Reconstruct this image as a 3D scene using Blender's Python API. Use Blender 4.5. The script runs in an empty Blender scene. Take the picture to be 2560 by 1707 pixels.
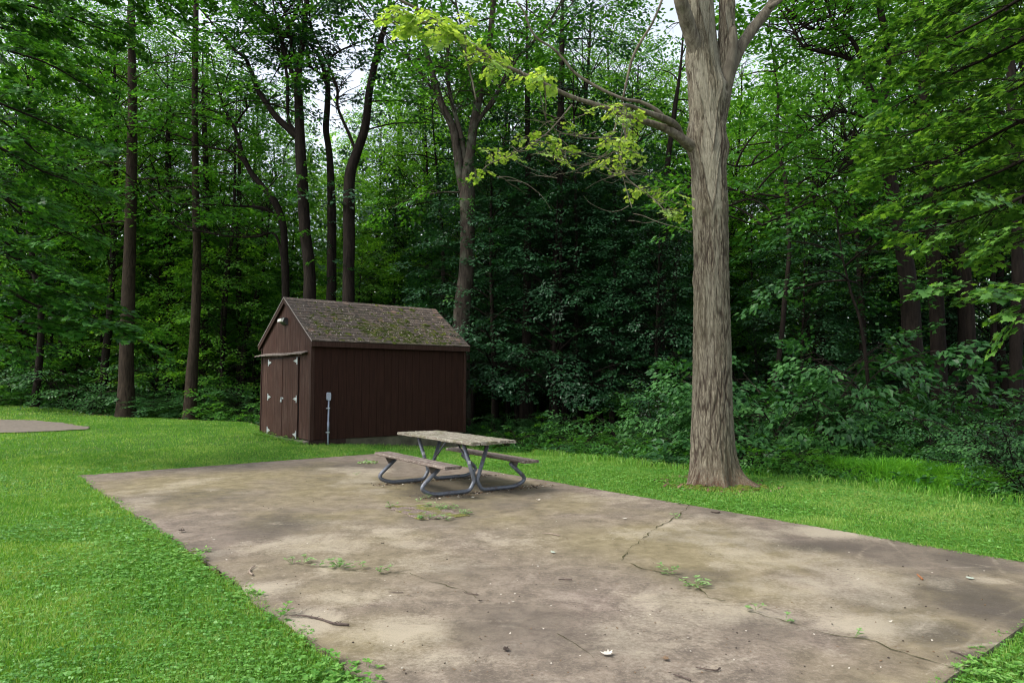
import bpy, math, random
import numpy as np
from mathutils import Vector, Matrix, Euler
SC = bpy.context.scene
COL = SC.collection
PI = math.pi
# ------------------------------------------------------------------ camera, world, sun, exposure
F, PITCH, ROLL, HC = 1737.7, 0.0546, 0.0025, 1.6214      # focal length in photo pixels, radians, metres
cam_d = bpy.data.cameras.new("camera")
cam_d.sensor_width = 36.0
cam_d.lens = F / 2560 * 36
cam_d.clip_start = 0.05
cam_d.clip_end = 2000
cam = bpy.data.objects.new("camera", cam_d)
COL.objects.link(cam)
cam.matrix_world = Matrix.Translation((0, 0, HC)) @ Matrix.Rotation(PI / 2 + PITCH, 4, 'X') @ Matrix.Rotation(ROLL, 4, 'Z')
SC.camera = cam
SUN_EL, SUN_AZ = math.radians(48), math.radians(-118)     # azimuth from +Y clockwise; behind the camera on the left
w = bpy.data.worlds.new("World")
SC.world = w
w.use_nodes = True
nt = w.node_tree
bg = nt.nodes['Background']
sky = nt.nodes.new('ShaderNodeTexSky')
sky.sky_type = 'NISHITA'
sky.sun_disc = False
sky.sun_elevation = SUN_EL
sky.sun_rotation = SUN_AZ
sky.air_density = 1.0
sky.dust_density = 1.5
sky.ozone_density = 1.0
hs = nt.nodes.new('ShaderNodeHueSaturation')
hs.inputs['Saturation'].default_value = 0.38
nt.links.new(sky.outputs[0], hs.inputs['Color'])
nt.links.new(hs.outputs[0], bg.inputs[0])
bg.inputs[1].default_value = 0.14
sd = bpy.data.lights.new("sun", 'SUN')
sd.energy = 1.5
sd.angle = math.radians(16)
sd.color = (1.0, 0.96, 0.88)
sun = bpy.data.objects.new("sun", sd)
COL.objects.link(sun)
sdir = Vector((math.sin(SUN_AZ) * math.cos(SUN_EL), math.cos(SUN_AZ) * math.cos(SUN_EL), math.sin(SUN_EL)))
sun.rotation_euler = sdir.to_track_quat('Z', 'Y').to_euler()
sun.location = (0, 0, 30)
SC.view_settings.view_transform = 'Standard'
SC.view_settings.look = 'None'
SC.view_settings.gamma = 1
SC.view_settings.exposure = 1.42
cy = SC.cycles
cy.max_bounces = 6
cy.diffuse_bounces = 3
cy.glossy_bounces = 2
cy.transmission_bounces = 4
cy.transparent_max_bounces = 4
cy.sample_clamp_indirect = 4
cy.use_adaptive_sampling = True
cy.adaptive_threshold = 0.02
cy.use_denoising = True
cy.denoising_prefilter = 'ACCURATE'
cy.filter_width = 1.1

# ------------------------------------------------------------------ helpers
RS = np.random.RandomState


def hashn(i, j, k, seed):
    n = (i * 374761393 + j * 668265263 + k * 1274126177 + seed * 362437) & 0xffffffff
    n = ((n ^ (n >> 13)) * 1274126177) & 0xffffffff
    n = n ^ (n >> 16)
    return (n & 0xffff) / 65535.0


def vnoise(p, seed=0):
    """value noise, p (...,3) -> 0..1"""
    p = np.asarray(p, float)
    i = np.floor(p).astype(np.int64)
    f = p - i
    f = f * f * (3 - 2 * f)
    r = 0
    for a in (0, 1):
        for b in (0, 1):
            for c in (0, 1):
                wt = (f[..., 0] if a else 1 - f[..., 0]) * (f[..., 1] if b else 1 - f[..., 1]) * (f[..., 2] if c else 1 - f[..., 2])
                r = r + wt * hashn(i[..., 0] + a, i[..., 1] + b, i[..., 2] + c, seed)
    return r


def fbm(p, seed=0, oct=4):
    p = np.asarray(p, float)
    s, a, t = 0, 1.0, 0
    for o in range(oct):
        s = s + a * vnoise(p * 2 ** o, seed + o * 17)
        t += a
        a *= 0.5
    return s / t


def fbm2(x, y, seed=0, oct=4):
    return fbm(np.stack([x, y, np.zeros_like(x)], -1), seed, oct)


def unp(px, py, depth=None, z0=None):
    """photo pixel -> point at a distance (world Y) or on a height plane"""
    X, U = (px - 1280) / F, -(py - 853.5) / F
    x = X * math.cos(ROLL) - U * math.sin(ROLL)
    u = X * math.sin(ROLL) + U * math.cos(ROLL)
    d = np.array([x, math.cos(PITCH) - u * math.sin(PITCH), math.sin(PITCH) + u * math.cos(PITCH)])
    t = depth / d[1] if depth is not None else (z0 - HC) / d[2]
    return d * t + np.array([0, 0, HC])


def mesh_np(name, verts, faces=None, mats=(), n=None, loops=None, counts=None, smooth=False, attrs=None, fmat=None):
    """verts (N,3); faces (M,k) array, or loops + counts"""
    me = bpy.data.meshes.new(name)
    verts = np.ascontiguousarray(verts, dtype=np.float32)
    if faces is not None:
        faces = np.ascontiguousarray(faces, dtype=np.int32)
        loops = faces.ravel()
        counts = np.full(len(faces), faces.shape[1], np.int32)
    me.vertices.add(len(verts))
    me.vertices.foreach_set('co', verts.ravel())
    me.loops.add(len(loops))
    me.loops.foreach_set('vertex_index', np.ascontiguousarray(loops, dtype=np.int32))
    me.polygons.add(len(counts))
    st = np.concatenate([[0], np.cumsum(counts)[:-1]]).astype(np.int32)
    me.polygons.foreach_set('loop_start', st)
    me.polygons.foreach_set('loop_total', np.ascontiguousarray(counts, dtype=np.int32))
    if fmat is not None:
        me.polygons.foreach_set('material_index', np.ascontiguousarray(fmat, dtype=np.int32))
    me.update(calc_edges=True)
    for m in mats:
        me.materials.append(m)
    me.polygons.foreach_set('use_smooth', np.full(len(counts), bool(smooth)))
    for k, (dom, arr) in (attrs or {}).items():
        at = me.attributes.new(k, 'FLOAT', dom)
        at.data.foreach_set('value', np.ascontiguousarray(arr, dtype=np.float32))
    return me


class MB:
    def __init__(s):
        s.v, s.l, s.c, s.n, s.m, s.mi = [], [], [], 0, [], 0

    def add(s, verts, faces):
        verts = np.asarray(verts, float).reshape(-1, 3)
        s.v.append(verts)
        for f in faces:
            s.l.extend(int(i) + s.n for i in f)
            s.c.append(len(f))
            s.m.append(s.mi)
        s.n += len(verts)
        return s

    def addq(s, verts, quads):
        verts = np.asarray(verts, float).reshape(-1, 3)
        s.v.append(verts)
        s.l.extend((np.asarray(quads) + s.n).ravel().tolist())
        s.c.extend([quads.shape[1]] * len(quads))
        s.m.extend([s.mi] * len(quads))
        s.n += len(verts)
        return s

    def box(s, a, b, M=None, jit=0, rng=None):
        x0, y0, z0 = a
        x1, y1, z1 = b
        v = np.array([(x0, y0, z0), (x1, y0, z0), (x1, y1, z0), (x0, y1, z0), (x0, y0, z1), (x1, y0, z1), (x1, y1, z1), (x0, y1, z1)], float)
        if jit:
            v += (rng or RS(1)).uniform(-jit, jit, v.shape)
        if M is not None:
            v = v @ np.asarray(M)[:3, :3].T + np.asarray(M)[:3, 3]
        return s.add(v, [(0, 3, 2, 1), (4, 5, 6, 7), (0, 1, 5, 4), (1, 2, 6, 5), (2, 3, 7, 6), (3, 0, 4, 7)])

    def prism(s, poly, axis_a, axis_b, off):
        """poly: list of 3D points, extruded by off"""
        p = np.asarray(poly, float)
        n = len(p)
        v = np.vstack([p, p + np.asarray(off, float)])
        f = [tuple(range(n - 1, -1, -1)), tuple(range(n, 2 * n))]
        for i in range(n):
            j = (i + 1) % n
            f.append((i, j, n + j, n + i))
        return s.add(v, f)

    def tube(s, pts, rad, sides=8, caps=True):
        v, q = tube_np(pts, rad, sides)
        s.addq(v, q)
        if caps:
            k = len(pts)
            b = s.n - len(v)
            s.l.extend([b + i for i in range(sides - 1, -1, -1)])
            s.c.append(sides)
            s.m.append(s.mi)
            s.l.extend([b + (k - 1) * sides + i for i in range(sides)])
            s.c.append(sides)
            s.m.append(s.mi)
        return s

    def mesh(s, name, mats, smooth=False):
        if not isinstance(mats, (list, tuple)):
            mats = [mats]
        return mesh_np(name, np.vstack(s.v), mats=mats, loops=np.array(s.l), counts=np.array(s.c), smooth=smooth, fmat=np.array(s.m))

    def build(s, name, mats, parent=None, smooth=False):
        return link(name, s.mesh(name, mats, smooth), parent)


def tube_np(pts, rad, sides):
    pts = np.asarray(pts, float)
    rad = np.broadcast_to(np.asarray(rad, float), (len(pts),))
    t = np.gradient(pts, axis=0)
    t /= np.linalg.norm(t, axis=1)[:, None] + 1e-9
    ref = np.array([1.0, 0, 0]) if abs(t[0][0]) < 0.8 else np.array([0, 1.0, 0])
    a = np.cross(t, ref)
    a /= np.linalg.norm(a, axis=1)[:, None] + 1e-9
    b = np.cross(t, a)
    th = np.arange(sides) / sides * 2 * PI
    v = pts[:, None, :] + rad[:, None, None] * (np.cos(th)[None, :, None] * a[:, None, :] + np.sin(th)[None, :, None] * b[:, None, :])
    k = len(pts)
    i = np.arange(k - 1)[:, None] * sides
    j = np.arange(sides)[None, :]
    j2 = (j + 1) % sides
    q = np.stack([i + j, i + j2, i + sides + j2, i + sides + j], -1).reshape(-1, 4)
    return v.reshape(-1, 3), q


def smooth_path(pts, n):
    """Catmull-Rom resampling of (k,d) control points"""
    P = np.asarray(pts, float)
    if len(P) == 2:
        t = np.linspace(0, 1, n)[:, None]
        return P[0] * (1 - t) + P[1] * t
    Q = np.vstack([2 * P[0] - P[1], P, 2 * P[-1] - P[-2]])
    u = np.linspace(0, len(P) - 1 - 1e-6, n)
    i = u.astype(int)
    f = (u - i)[:, None]
    p0, p1, p2, p3 = Q[i], Q[i + 1], Q[i + 2], Q[i + 3]
    return 0.5 * (2 * p1 + (p2 - p0) * f + (2 * p0 - 5 * p1 + 4 * p2 - p3) * f ** 2 + (3 * p1 - p0 - 3 * p2 + p3) * f ** 3)


def link(name, me, parent=None):
    o = bpy.data.objects.new(name, me)
    COL.objects.link(o)
    if parent is not None:
        o.parent = parent
    return o


def tag(o, label=None, cat=None, group=None, kind=None):
    if label: o['label'] = label
    if cat: o['category'] = cat
    if group: o['group'] = group
    if kind: o['kind'] = kind
    return o


def empty(name, loc, rz=0.0, label=None, cat=None, group=None):
    o = bpy.data.objects.new(name, None)
    COL.objects.link(o)
    o.location = loc
    o.rotation_euler = (0, 0, rz)
    o.empty_display_size = 0.2
    return tag(o, label, cat, group)


def copy_tree(o, loc, rz, sc, label=None, cat=None, group=None):
    c = o.copy()
    COL.objects.link(c)
    c.location = loc
    c.rotation_euler = (0, 0, rz)
    c.scale = (sc, sc, sc) if not hasattr(sc, '__len__') else sc
    for ch in list(o.children):
        d = ch.copy()
        COL.objects.link(d)
        d.parent = c
        for g in list(ch.children):
            e = g.copy()
            COL.objects.link(e)
            e.parent = d
    return tag(c, label, cat, group)


# ------------------------------------------------------------------ materials
def newmat(name):
    m = bpy.data.materials.new(name)
    m.use_nodes = True
    return m, m.node_tree, m.node_tree.nodes['Principled BSDF']


def N(nt, t, **kw):
    n = nt.nodes.new(t)
    for k, v in kw.items():
        if k in n.inputs:
            n.inputs[k].default_value = v
        else:
            setattr(n, k, v)
    return n


def noise(nt, scale, detail=4, rough=0.55, vec=None, stretch=None, coord='Object', dist=0.0):
    tc = nt.nodes.new('ShaderNodeTexCoord')
    mp = nt.nodes.new('ShaderNodeMapping')
    mp.inputs['Scale'].default_value = stretch or (1, 1, 1)
    nt.links.new(tc.outputs[coord], mp.inputs['Vector'])
    n = nt.nodes.new('ShaderNodeTexNoise')
    n.inputs['Scale'].default_value = scale
    n.inputs['Detail'].default_value = detail
    n.inputs['Roughness'].default_value = rough
    n.inputs['Distortion'].default_value = dist
    nt.links.new(mp.outputs[0], n.inputs['Vector'])
    return n.outputs['Fac']


def ramp(nt, fac, stops):
    r = nt.nodes.new('ShaderNodeValToRGB')
    el = r.color_ramp.elements
    while len(el) < len(stops):
        el.new(0.5)
    for e, (p, c) in zip(el, stops):
        e.position = p
        e.color = (c, c, c, 1) if not hasattr(c, '__len__') else (*c[:3], 1)
    nt.links.new(fac, r.inputs[0])
    return r.outputs[0]


def mix(nt, fac, a, b, mode='MIX'):
    m = nt.nodes.new('ShaderNodeMix')
    m.data_type = 'RGBA'
    m.blend_type = mode
    for s, v in ((0, fac), (6, a), (7, b)):
        if isinstance(v, bpy.types.NodeSocket):
            nt.links.new(v, m.inputs[s])
        elif s == 0:
            m.inputs[0].default_value = v
        else:
            m.inputs[s].default_value = (*v[:3], 1)
    return m.outputs[2]


def bump(nt, height, strength, dist, bsdf, normal=None):
    b = nt.nodes.new('ShaderNodeBump')
    b.inputs['Strength'].default_value = strength
    b.inputs['Distance'].default_value = dist
    nt.links.new(height, b.inputs['Height'])
    if normal is not None:
        nt.links.new(normal, b.inputs['Normal'])
    if bsdf is not None:
        nt.links.new(b.outputs[0], bsdf.inputs['Normal'])
    return b.outputs[0]


def simple(name, c, rough=0.7, metal=0.0, spec=0.5, var=0.0, scale=12, bmp=0.0, stretch=None):
    m, nt, b = newmat(name)
    b.inputs['Roughness'].default_value = rough
    b.inputs['Metallic'].default_value = metal
    b.inputs['Specular IOR Level'].default_value = spec
    if var:
        f = noise(nt, scale, 6, 0.65, stretch=stretch)
        c1 = tuple(x * (1 - var) for x in c)
        c2 = tuple(min(1, x * (1 + var)) for x in c)
        nt.links.new(ramp(nt, f, [(0.3, c1), (0.7, c2)]), b.inputs['Base Color'])
        if bmp:
            bump(nt, f, bmp, 0.01, b)
    else:
        b.inputs['Base Color'].default_value = (*c, 1)
    return m


def leafmat(name, dark, mid, light, tr=0.35, rough=0.42, spec=0.45, trc=None):
    m, nt, b = newmat(name)
    at = N(nt, 'ShaderNodeAttribute', attribute_name='tint')
    oi = nt.nodes.new('ShaderNodeObjectInfo')
    md = N(nt, 'ShaderNodeMath', operation='MULTIPLY_ADD')
    nt.links.new(oi.outputs['Random'], md.inputs[0])
    md.inputs[1].default_value = .34
    nt.links.new(at.outputs['Fac'], md.inputs[2])
    sb = N(nt, 'ShaderNodeMath', operation='SUBTRACT')
    nt.links.new(md.outputs[0], sb.inputs[0])
    sb.inputs[1].default_value = .17
    col = ramp(nt, sb.outputs[0], [(0.0, dark), (0.5, mid), (1.0, light)])
    nt.links.new(col, b.inputs['Base Color'])
    b.inputs['Roughness'].default_value = rough
    b.inputs['Specular IOR Level'].default_value = spec
    t = nt.nodes.new('ShaderNodeBsdfTranslucent')
    k = trc or (1.6, 1.5, 0.5)
    tc = mix(nt, 1.0, col, k, 'MULTIPLY')
    nt.links.new(tc, t.inputs['Color'])
    ms = nt.nodes.new('ShaderNodeMixShader')
    ms.inputs[0].default_value = tr
    nt.links.new(b.outputs[0], ms.inputs[1])
    nt.links.new(t.outputs[0], ms.inputs[2])
    nt.links.new(ms.outputs[0], nt.nodes['Material Output'].inputs['Surface'])
    return m


def barkmat(name, c1, c2, stretch=(1, 1, 0.18), scale=14, b=0.6, moss=None):
    m, nt, bs = newmat(name)
    f = noise(nt, scale, 8, 0.65, stretch=stretch, dist=0.6)
    g = noise(nt, 1.3, 3, 0.5)
    col = ramp(nt, f, [(0.35, c1), (0.62, c2)])
    col = mix(nt, ramp(nt, g, [(0.35, 0.0), (0.7, 0.55)]), col, tuple(x * 0.55 for x in c2))
    if moss:
        h = noise(nt, 2.2, 5, 0.6)
        col = mix(nt, ramp(nt, h, [(0.5, 0.0), (0.68, 0.6)]), col, moss)
    nt.links.new(col, bs.inputs['Base Color'])
    bs.inputs['Roughness'].default_value = 0.9
    bs.inputs['Specular IOR Level'].default_value = 0.12
    bump(nt, f, b, 0.03, bs)
    return m


M = {}
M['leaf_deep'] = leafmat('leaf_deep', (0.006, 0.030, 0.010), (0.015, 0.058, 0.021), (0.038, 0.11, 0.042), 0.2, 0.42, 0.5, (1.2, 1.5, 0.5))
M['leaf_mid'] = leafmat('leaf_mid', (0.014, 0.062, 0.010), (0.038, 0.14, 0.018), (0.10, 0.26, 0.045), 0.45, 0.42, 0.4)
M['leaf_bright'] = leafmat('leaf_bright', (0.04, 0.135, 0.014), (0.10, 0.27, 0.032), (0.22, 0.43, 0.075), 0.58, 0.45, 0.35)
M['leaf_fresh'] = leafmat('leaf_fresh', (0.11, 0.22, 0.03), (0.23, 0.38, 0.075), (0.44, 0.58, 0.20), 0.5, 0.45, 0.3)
M['leaf_edge'] = leafmat('leaf_edge', (0.011, 0.042, 0.010), (0.038, 0.118, 0.020), (0.14, 0.29, 0.055), 0.45, 0.34, 0.55)
M['leaf_shrub'] = leafmat('leaf_shrub', (0.010, 0.045, 0.012), (0.027, 0.092, 0.024), (0.075, 0.19, 0.05), 0.3, 0.45, 0.32, (1.3, 1.5, 0.6))
M['leaf_dry'] = leafmat('leaf_dry', (0.10, 0.06, 0.035), (0.22, 0.15, 0.09), (0.42, 0.34, 0.24), 0.15, 0.7, 0.2, (1.1, 1, 0.8))
M['weed'] = leafmat('weed', (0.09, 0.19, 0.05), (0.17, 0.31, 0.10), (0.32, 0.46, 0.22), 0.3, 0.5, 0.4)
M['grass'] = leafmat('grass', (0.057, 0.172, 0.016), (0.127, 0.305, 0.036), (0.37, 0.45, 0.14), 0.35, 0.5, 0.3)
M['clover'] = leafmat('clover', (0.055, 0.18, 0.022), (0.12, 0.29, 0.045), (0.26, 0.44, 0.12), 0.3, 0.45, 0.4)
M['tall_grass'] = leafmat('tall_grass', (0.04, 0.16, 0.012), (0.085, 0.28, 0.02), (0.18, 0.42, 0.04), 0.4, 0.5, 0.3)
M['bark_dark'] = barkmat('bark_dark', (0.005, 0.0035, 0.0028), (0.021, 0.0155, 0.012))
M['bark_brown'] = barkmat('bark_brown', (0.011, 0.0075, 0.0055), (0.044, 0.032, 0.022), scale=18)
M['bark_grey'] = barkmat('bark_grey', (0.012, 0.009, 0.007), (0.058, 0.047, 0.037), moss=(0.085, 0.10, 0.07))


# ------------------------------------------------------------------ terrain
SL0 = np.array([-7.25, 11.77])                     # slab's far left corner
E1 = np.array([math.cos(0.684), math.sin(0.684)])  # along the far edge
E2 = np.array([E1[1], -E1[0]])                     # along the left edge, towards the camera
SLA, SLB = 5.75, 12.2
SX, SY, SA, SW, SL_ = -4.639, 16.101, 0.6886, 3.213, 4.364
CP = [(-4.7, 16, .10), (-1.2, 18.8, -.24), (-6.8, 18.6, .17), (-3.9, 21.9, -.1), (-10, 14, .05), (-12.6, 25, .2), (-15.8, 25, .28),
      (-18, 22, .16), (-19, 27.5, .50), (-24, 29, .62), (-32, 30, .7), (-9, 24, .12), (-12, 30, -.35), (-14, 37, -.8), (-25, 38, -.4), (3, 11, .0), (6.8, 9.4, -.08),
      (5, 13, -.12), (9, 9, -.2), (0, 20, -.28), (5, 18, -.32), (0, 30, -.7), (15, 15, -.4), (20, 30, -.7), (0, 60, -.8), (-50, 60, -.5), (60, 50, -1),
      (0, 0, -.05), (-8, 4, -.05), (-5, 0, -.05), (6, 0, -.05), (-14, 8, -.05), (14, 2, -.1), (-1.5, 4, -.04), (-3.5, 6.2, -.03), (-5.5, 9, -.03), (-7.5, 12, -.02), (-5, 13.9, -.02), (-2.8, 15.8, -.02),
      (0, 12.6, -.03), (2, 9.9, -.03), (4.5, 7.3, -.03), (5.3, 5.8, -.04), (3.1, 4, -.04), (0, 8, -.06), (-3, 10, -.06), (0, -60, 0), (80, 0, -1), (-80, 0, 0), (0, 120, -1), (-120, 120, 0), (120, 120, 0)]
CPA = np.array(CP)


def _tps(r):
    return np.where(r > 1e-9, r * r * np.log(np.maximum(r, 1e-9)), 0)


_R = np.linalg.norm(CPA[:, None, :2] - CPA[None, :, :2], axis=-1)
_n = len(CPA)
_A = np.zeros((_n + 3, _n + 3))
_A[:_n, :_n] = _tps(_R / 10) + np.eye(_n) * 0.003
_A[:_n, _n:] = np.c_[np.ones(_n), CPA[:, :2] / 10]
_A[_n:, :_n] = _A[:_n, _n:].T
_W = np.linalg.solve(_A, np.r_[CPA[:, 2], 0, 0, 0])


def hgt(x, y):
    x = np.asarray(x, float)
    y = np.asarray(y, float)
    sh = x.shape
    X, Y = x.ravel(), y.ravel()
    out = np.zeros(len(X))
    for s in range(0, len(X), 20000):
        a, b = X[s:s + 20000], Y[s:s + 20000]
        r = np.hypot(a[:, None] - CPA[None, :, 0], b[:, None] - CPA[None, :, 1]) / 10
        out[s:s + 20000] = _tps(r) @ _W[:_n] + _W[_n] + a / 10 * _W[_n + 1] + b / 10 * _W[_n + 2]
    far = np.clip((np.hypot(X, Y) - 70) / 40, 0, 1)
    out = out * (1 - far) - 0.8 * far
    out += 0.035 * (fbm2(X * .7, Y * .7, 5, 3) - 0.5) * np.clip((np.hypot(X - 0, Y - 8) - 3) / 6, 0.2, 1)
    s, t = slab_st(X, Y)
    ins = (s > .1) & (s < SLA - .1) & (t > .1) & (t < SLB - .1)
    out = np.where(ins, np.minimum(out, -0.05), out)
    return out.reshape(sh)


def slab_st(x, y):
    dx, dy = x - SL0[0], y - SL0[1]
    return dx * E1[0] + dy * E1[1], dx * E2[0] + dy * E2[1]


def slab_dist(x, y):
    """signed distance outside the slab rectangle (negative inside)"""
    s, t = slab_st(x, y)
    a = np.abs(s - SLA / 2) - SLA / 2
    b = np.abs(t - SLB / 2) - SLB / 2
    return np.where((a < 0) & (b < 0), np.maximum(a, b), np.hypot(np.maximum(a, 0), np.maximum(b, 0)))


def inpoly(x, y, poly):
    c = np.zeros(x.shape, bool)
    n = len(poly)
    for i in range(n):
        x0, y0 = poly[i]
        x1, y1 = poly[(i + 1) % n]
        c ^= ((y0 > y) != (y1 > y)) & (x < (x1 - x0) * (y - y0) / (y1 - y0 + 1e-12) + x0)
    return c


PATHPX = [(-60, 1049), (0, 1050), (90, 1053), (160, 1060), (225, 1072), (140, 1079), (0, 1084), (-60, 1086)]


def ground_hit(px, py):
    z = .15
    for _ in range(12):
        p = unp(px, py, z0=z)
        z = .5 * z + .5 * float(hgt(p[0], p[1]))
    return p[0], p[1]


PATHP = [ground_hit(a, b) for a, b in PATHPX]
# lawn outline: inside is mown grass, outside is the floor of the wood
LAWN = [(-30, -12), (-60, 10), (-60, 36), (-26, 33.5), (-19, 29.2), (-15.6, 25.8), (-12.4, 25.2), (-8.8, 23.4), (-6.8, 20.0), (-3.5, 22.0), (-0.8, 19.3),
        (0.4, 17.4), (1.6, 15.6), (2.7, 13.9), (4.2, 12.7), (5.6, 11.3), (6.6, 10.1), (7.6, 9.0), (12, 5), (20, -2), (20, -12)]


def lawn_mask(x, y):
    jx = x + 0.5 * (fbm2(x * 1.1, y * 1.1, 3, 3) - .5)
    jy = y + 0.5 * (fbm2(x * 1.1, y * 1.1, 9, 3) - .5)
    return inpoly(jx, jy, LAWN)


def axis(lo, hi, c, n):
    t = np.linspace(-1, 1, n)
    s = np.sinh(t * 3.6) / np.sinh(3.6)
    return np.where(s < 0, c + s * (c - lo), c + s * (hi - c))


gx, gy = axis(-300, 300, 0, 260), axis(-120, 400, 12, 260)
GX, GY = np.meshgrid(gx, gy, indexing='ij')
GZ = hgt(GX, GY)
nx, ny = GX.shape
idx = np.arange(nx * ny).reshape(nx, ny)
q = np.stack([idx[:-1, :-1], idx[1:, :-1], idx[1:, 1:], idx[:-1, 1:]], -1).reshape(-1, 4)
law = lawn_mask(GX, GY).astype(float)
m, nt, b = newmat('ground')
at = N(nt, 'ShaderNodeAttribute', attribute_name='lawn')
f1 = noise(nt, 1.2, 6, 0.6)
f2 = noise(nt, 35, 5, 0.7)
soil = ramp(nt, f2, [(0.3, (0.018, 0.012, 0.008)), (0.6, (0.05, 0.035, 0.022)), (0.75, (0.09, 0.06, 0.035))])
gcol = ramp(nt, f2, [(0.3, (0.03, 0.09, 0.012)), (0.7, (0.08, 0.19, 0.025))])
gcol = mix(nt, ramp(nt, f1, [(0.45, 0.0), (0.7, 0.5)]), gcol, (0.11, 0.12, 0.04))
nt.links.new(mix(nt, at.outputs['Fac'], soil, gcol), b.inputs['Base Color'])
b.inputs['Roughness'].default_value = 0.95
b.inputs['Specular IOR Level'].default_value = 0.15
bump(nt, f2, 0.8, 0.03, b)
o = link('ground', mesh_np('ground', np.stack([GX, GY, GZ], -1).reshape(-1, 3), q, [m], smooth=True, attrs={'lawn': ('POINT', law.ravel())}))
tag(o, kind='structure')

# ------------------------------------------------------------------ concrete slab
m, nt, b = newmat('concrete')
st = N(nt, 'ShaderNodeAttribute', attribute_name='stain_shade')
ol = N(nt, 'ShaderNodeAttribute', attribute_name='olive')
lt = N(nt, 'ShaderNodeAttribute', attribute_name='pale')
f0 = noise(nt, 0.9, 6, 0.6)
f1 = noise(nt, 5, 9, 0.72, dist=0.3)
f2 = noise(nt, 150, 3, 0.7)
f3 = noise(nt, 30, 12, 0.85)
f4 = noise(nt, 2.2, 9, 0.75, dist=.5)
base = mix(nt, ramp(nt, f1, [(0.36, 0.0), (0.64, 1.0)]), (0.108, 0.084, 0.062), (0.25, 0.20, 0.15))
f5 = noise(nt, .55, 5, .6)
base = mix(nt, ramp(nt, f5, [(0.48, 0), (0.62, .5)]), base, mix(nt, ramp(nt, f1, [(0.4, 0), (0.62, 1)]), (0.115, 0.08, 0.068), (0.235, 0.178, 0.152)))
base = mix(nt, ramp(nt, f4, [(0.42, 0.55), (0.52, 0.0)]), base, (0.115, 0.092, 0.07))
base = mix(nt, ramp(nt, f4, [(0.52, 0.0), (0.62, 0.5)]), base, (0.30, 0.25, 0.195))
base = mix(nt, ramp(nt, f3, [(0.38, 0.75), (0.49, 0.0)]), base, (0.085, 0.066, 0.052))
base = mix(nt, ramp(nt, f3, [(0.52, 0.0), (0.62, 0.55)]), base, (0.34, 0.29, 0.235))
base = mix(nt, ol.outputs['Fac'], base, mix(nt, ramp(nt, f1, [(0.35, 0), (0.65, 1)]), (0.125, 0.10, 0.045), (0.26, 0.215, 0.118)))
def ragged(attr, k, lo, hi, amt):
    a_ = N(nt, 'ShaderNodeMath', operation='MULTIPLY_ADD')
    nt.links.new(f3, a_.inputs[0])
    a_.inputs[1].default_value = k
    nt.links.new(attr.outputs['Fac'], a_.inputs[2])
    c_ = N(nt, 'ShaderNodeMath', operation='MULTIPLY_ADD')
    nt.links.new(f4, c_.inputs[0])
    c_.inputs[1].default_value = k
    nt.links.new(a_.outputs[0], c_.inputs[2])
    d_ = N(nt, 'ShaderNodeMath', operation='SUBTRACT')
    nt.links.new(c_.outputs[0], d_.inputs[0])
    d_.inputs[1].default_value = k
    e_ = N(nt, 'ShaderNodeMath', operation='MULTIPLY')
    nt.links.new(ramp(nt, d_.outputs[0], [(lo, 0), (hi, 1)]), e_.inputs[0])
    e_.inputs[1].default_value = amt
    return e_


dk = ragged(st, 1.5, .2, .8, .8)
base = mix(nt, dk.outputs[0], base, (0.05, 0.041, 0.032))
lp = ragged(lt, 1.5, .2, .7, .62)
base = mix(nt, lp.outputs[0], base, (0.41, 0.355, 0.265))
base = mix(nt, ramp(nt, f2, [(0.32, 0.7), (0.44, 0.0)]), base, (0.07, 0.055, 0.045))
base = mix(nt, ramp(nt, f2, [(0.62, 0.0), (0.75, 0.5)]), base, (0.42, 0.37, 0.32))
base = mix(nt, ramp(nt, f3, [(0.66, 0.0), (0.74, 0.55)]), base, (0.40, 0.35, 0.28))
nt.links.new(base, b.inputs['Base Color'])
b.inputs['Roughness'].default_value = 0.82
b.inputs['Specular IOR Level'].default_value = 0.35
n1 = bump(nt, f3, 0.5, 0.012, None)
bump(nt, f2, 0.35, 0.004, b, n1)
MCONC = m

NS, NT = 240, 500
ss = np.linspace(0, SLA, NS)
tt = np.linspace(0, SLB, NT)
S, T = np.meshgrid(ss, tt, indexing='ij')
# ragged edges
ed = 0.05 * (fbm2(T * 2.2, T * 0 + 3, 11, 4) - 0.5) * 2
S2 = np.where(S < 0.03, ed * 1.0, S)
bite = np.clip(1 - np.abs(T - 5.9) / 1.4, 0, 1) * 0.05 + np.clip(1 - np.abs(T - 7.6) / 0.8, 0, 1) * 0.07
S2 = np.where(S < 0.03, S2 + bite, S2)
XX = SL0[0] + S2 * E1[0] + T * E2[0]
YY = SL0[1] + S2 * E1[1] + T * E2[1]
ZZ = 0.006 * (fbm2(XX * .8, YY * .8, 2, 3) - .5)
# lowered lip round the edge
olive = np.clip((fbm2(XX * .55 + 9, YY * .55, 21, 5) - 0.47) * 4.5, 0, 1) * 0.8
stain_shade = np.clip((fbm2(XX * .62, YY * .62, 31, 5) - 0.52) * 6, 0, 1) * 0.45
pale = np.clip((fbm2(XX * .8, YY * .8 + 7, 41, 5) - 0.58) * 6, 0, 1) * 0.5


def blob(px, py, rx, ry, k=1.0, ang=0.0):
    """soft blot at a place on the slab; radii in metres across / away from the camera"""
    c = unp(px, py, z0=0)
    dx, dy = XX - c[0], YY - c[1]
    ca, sa_ = math.cos(ang), math.sin(ang)
    u, v = dx * ca + dy * sa_, -dx * sa_ + dy * ca
    wob = 0.5 + fbm2(XX * 2 + px, YY * 2, 51, 3)
    return k * np.exp(-((u / rx) ** 2 + (v / ry) ** 2) * wob)


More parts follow.
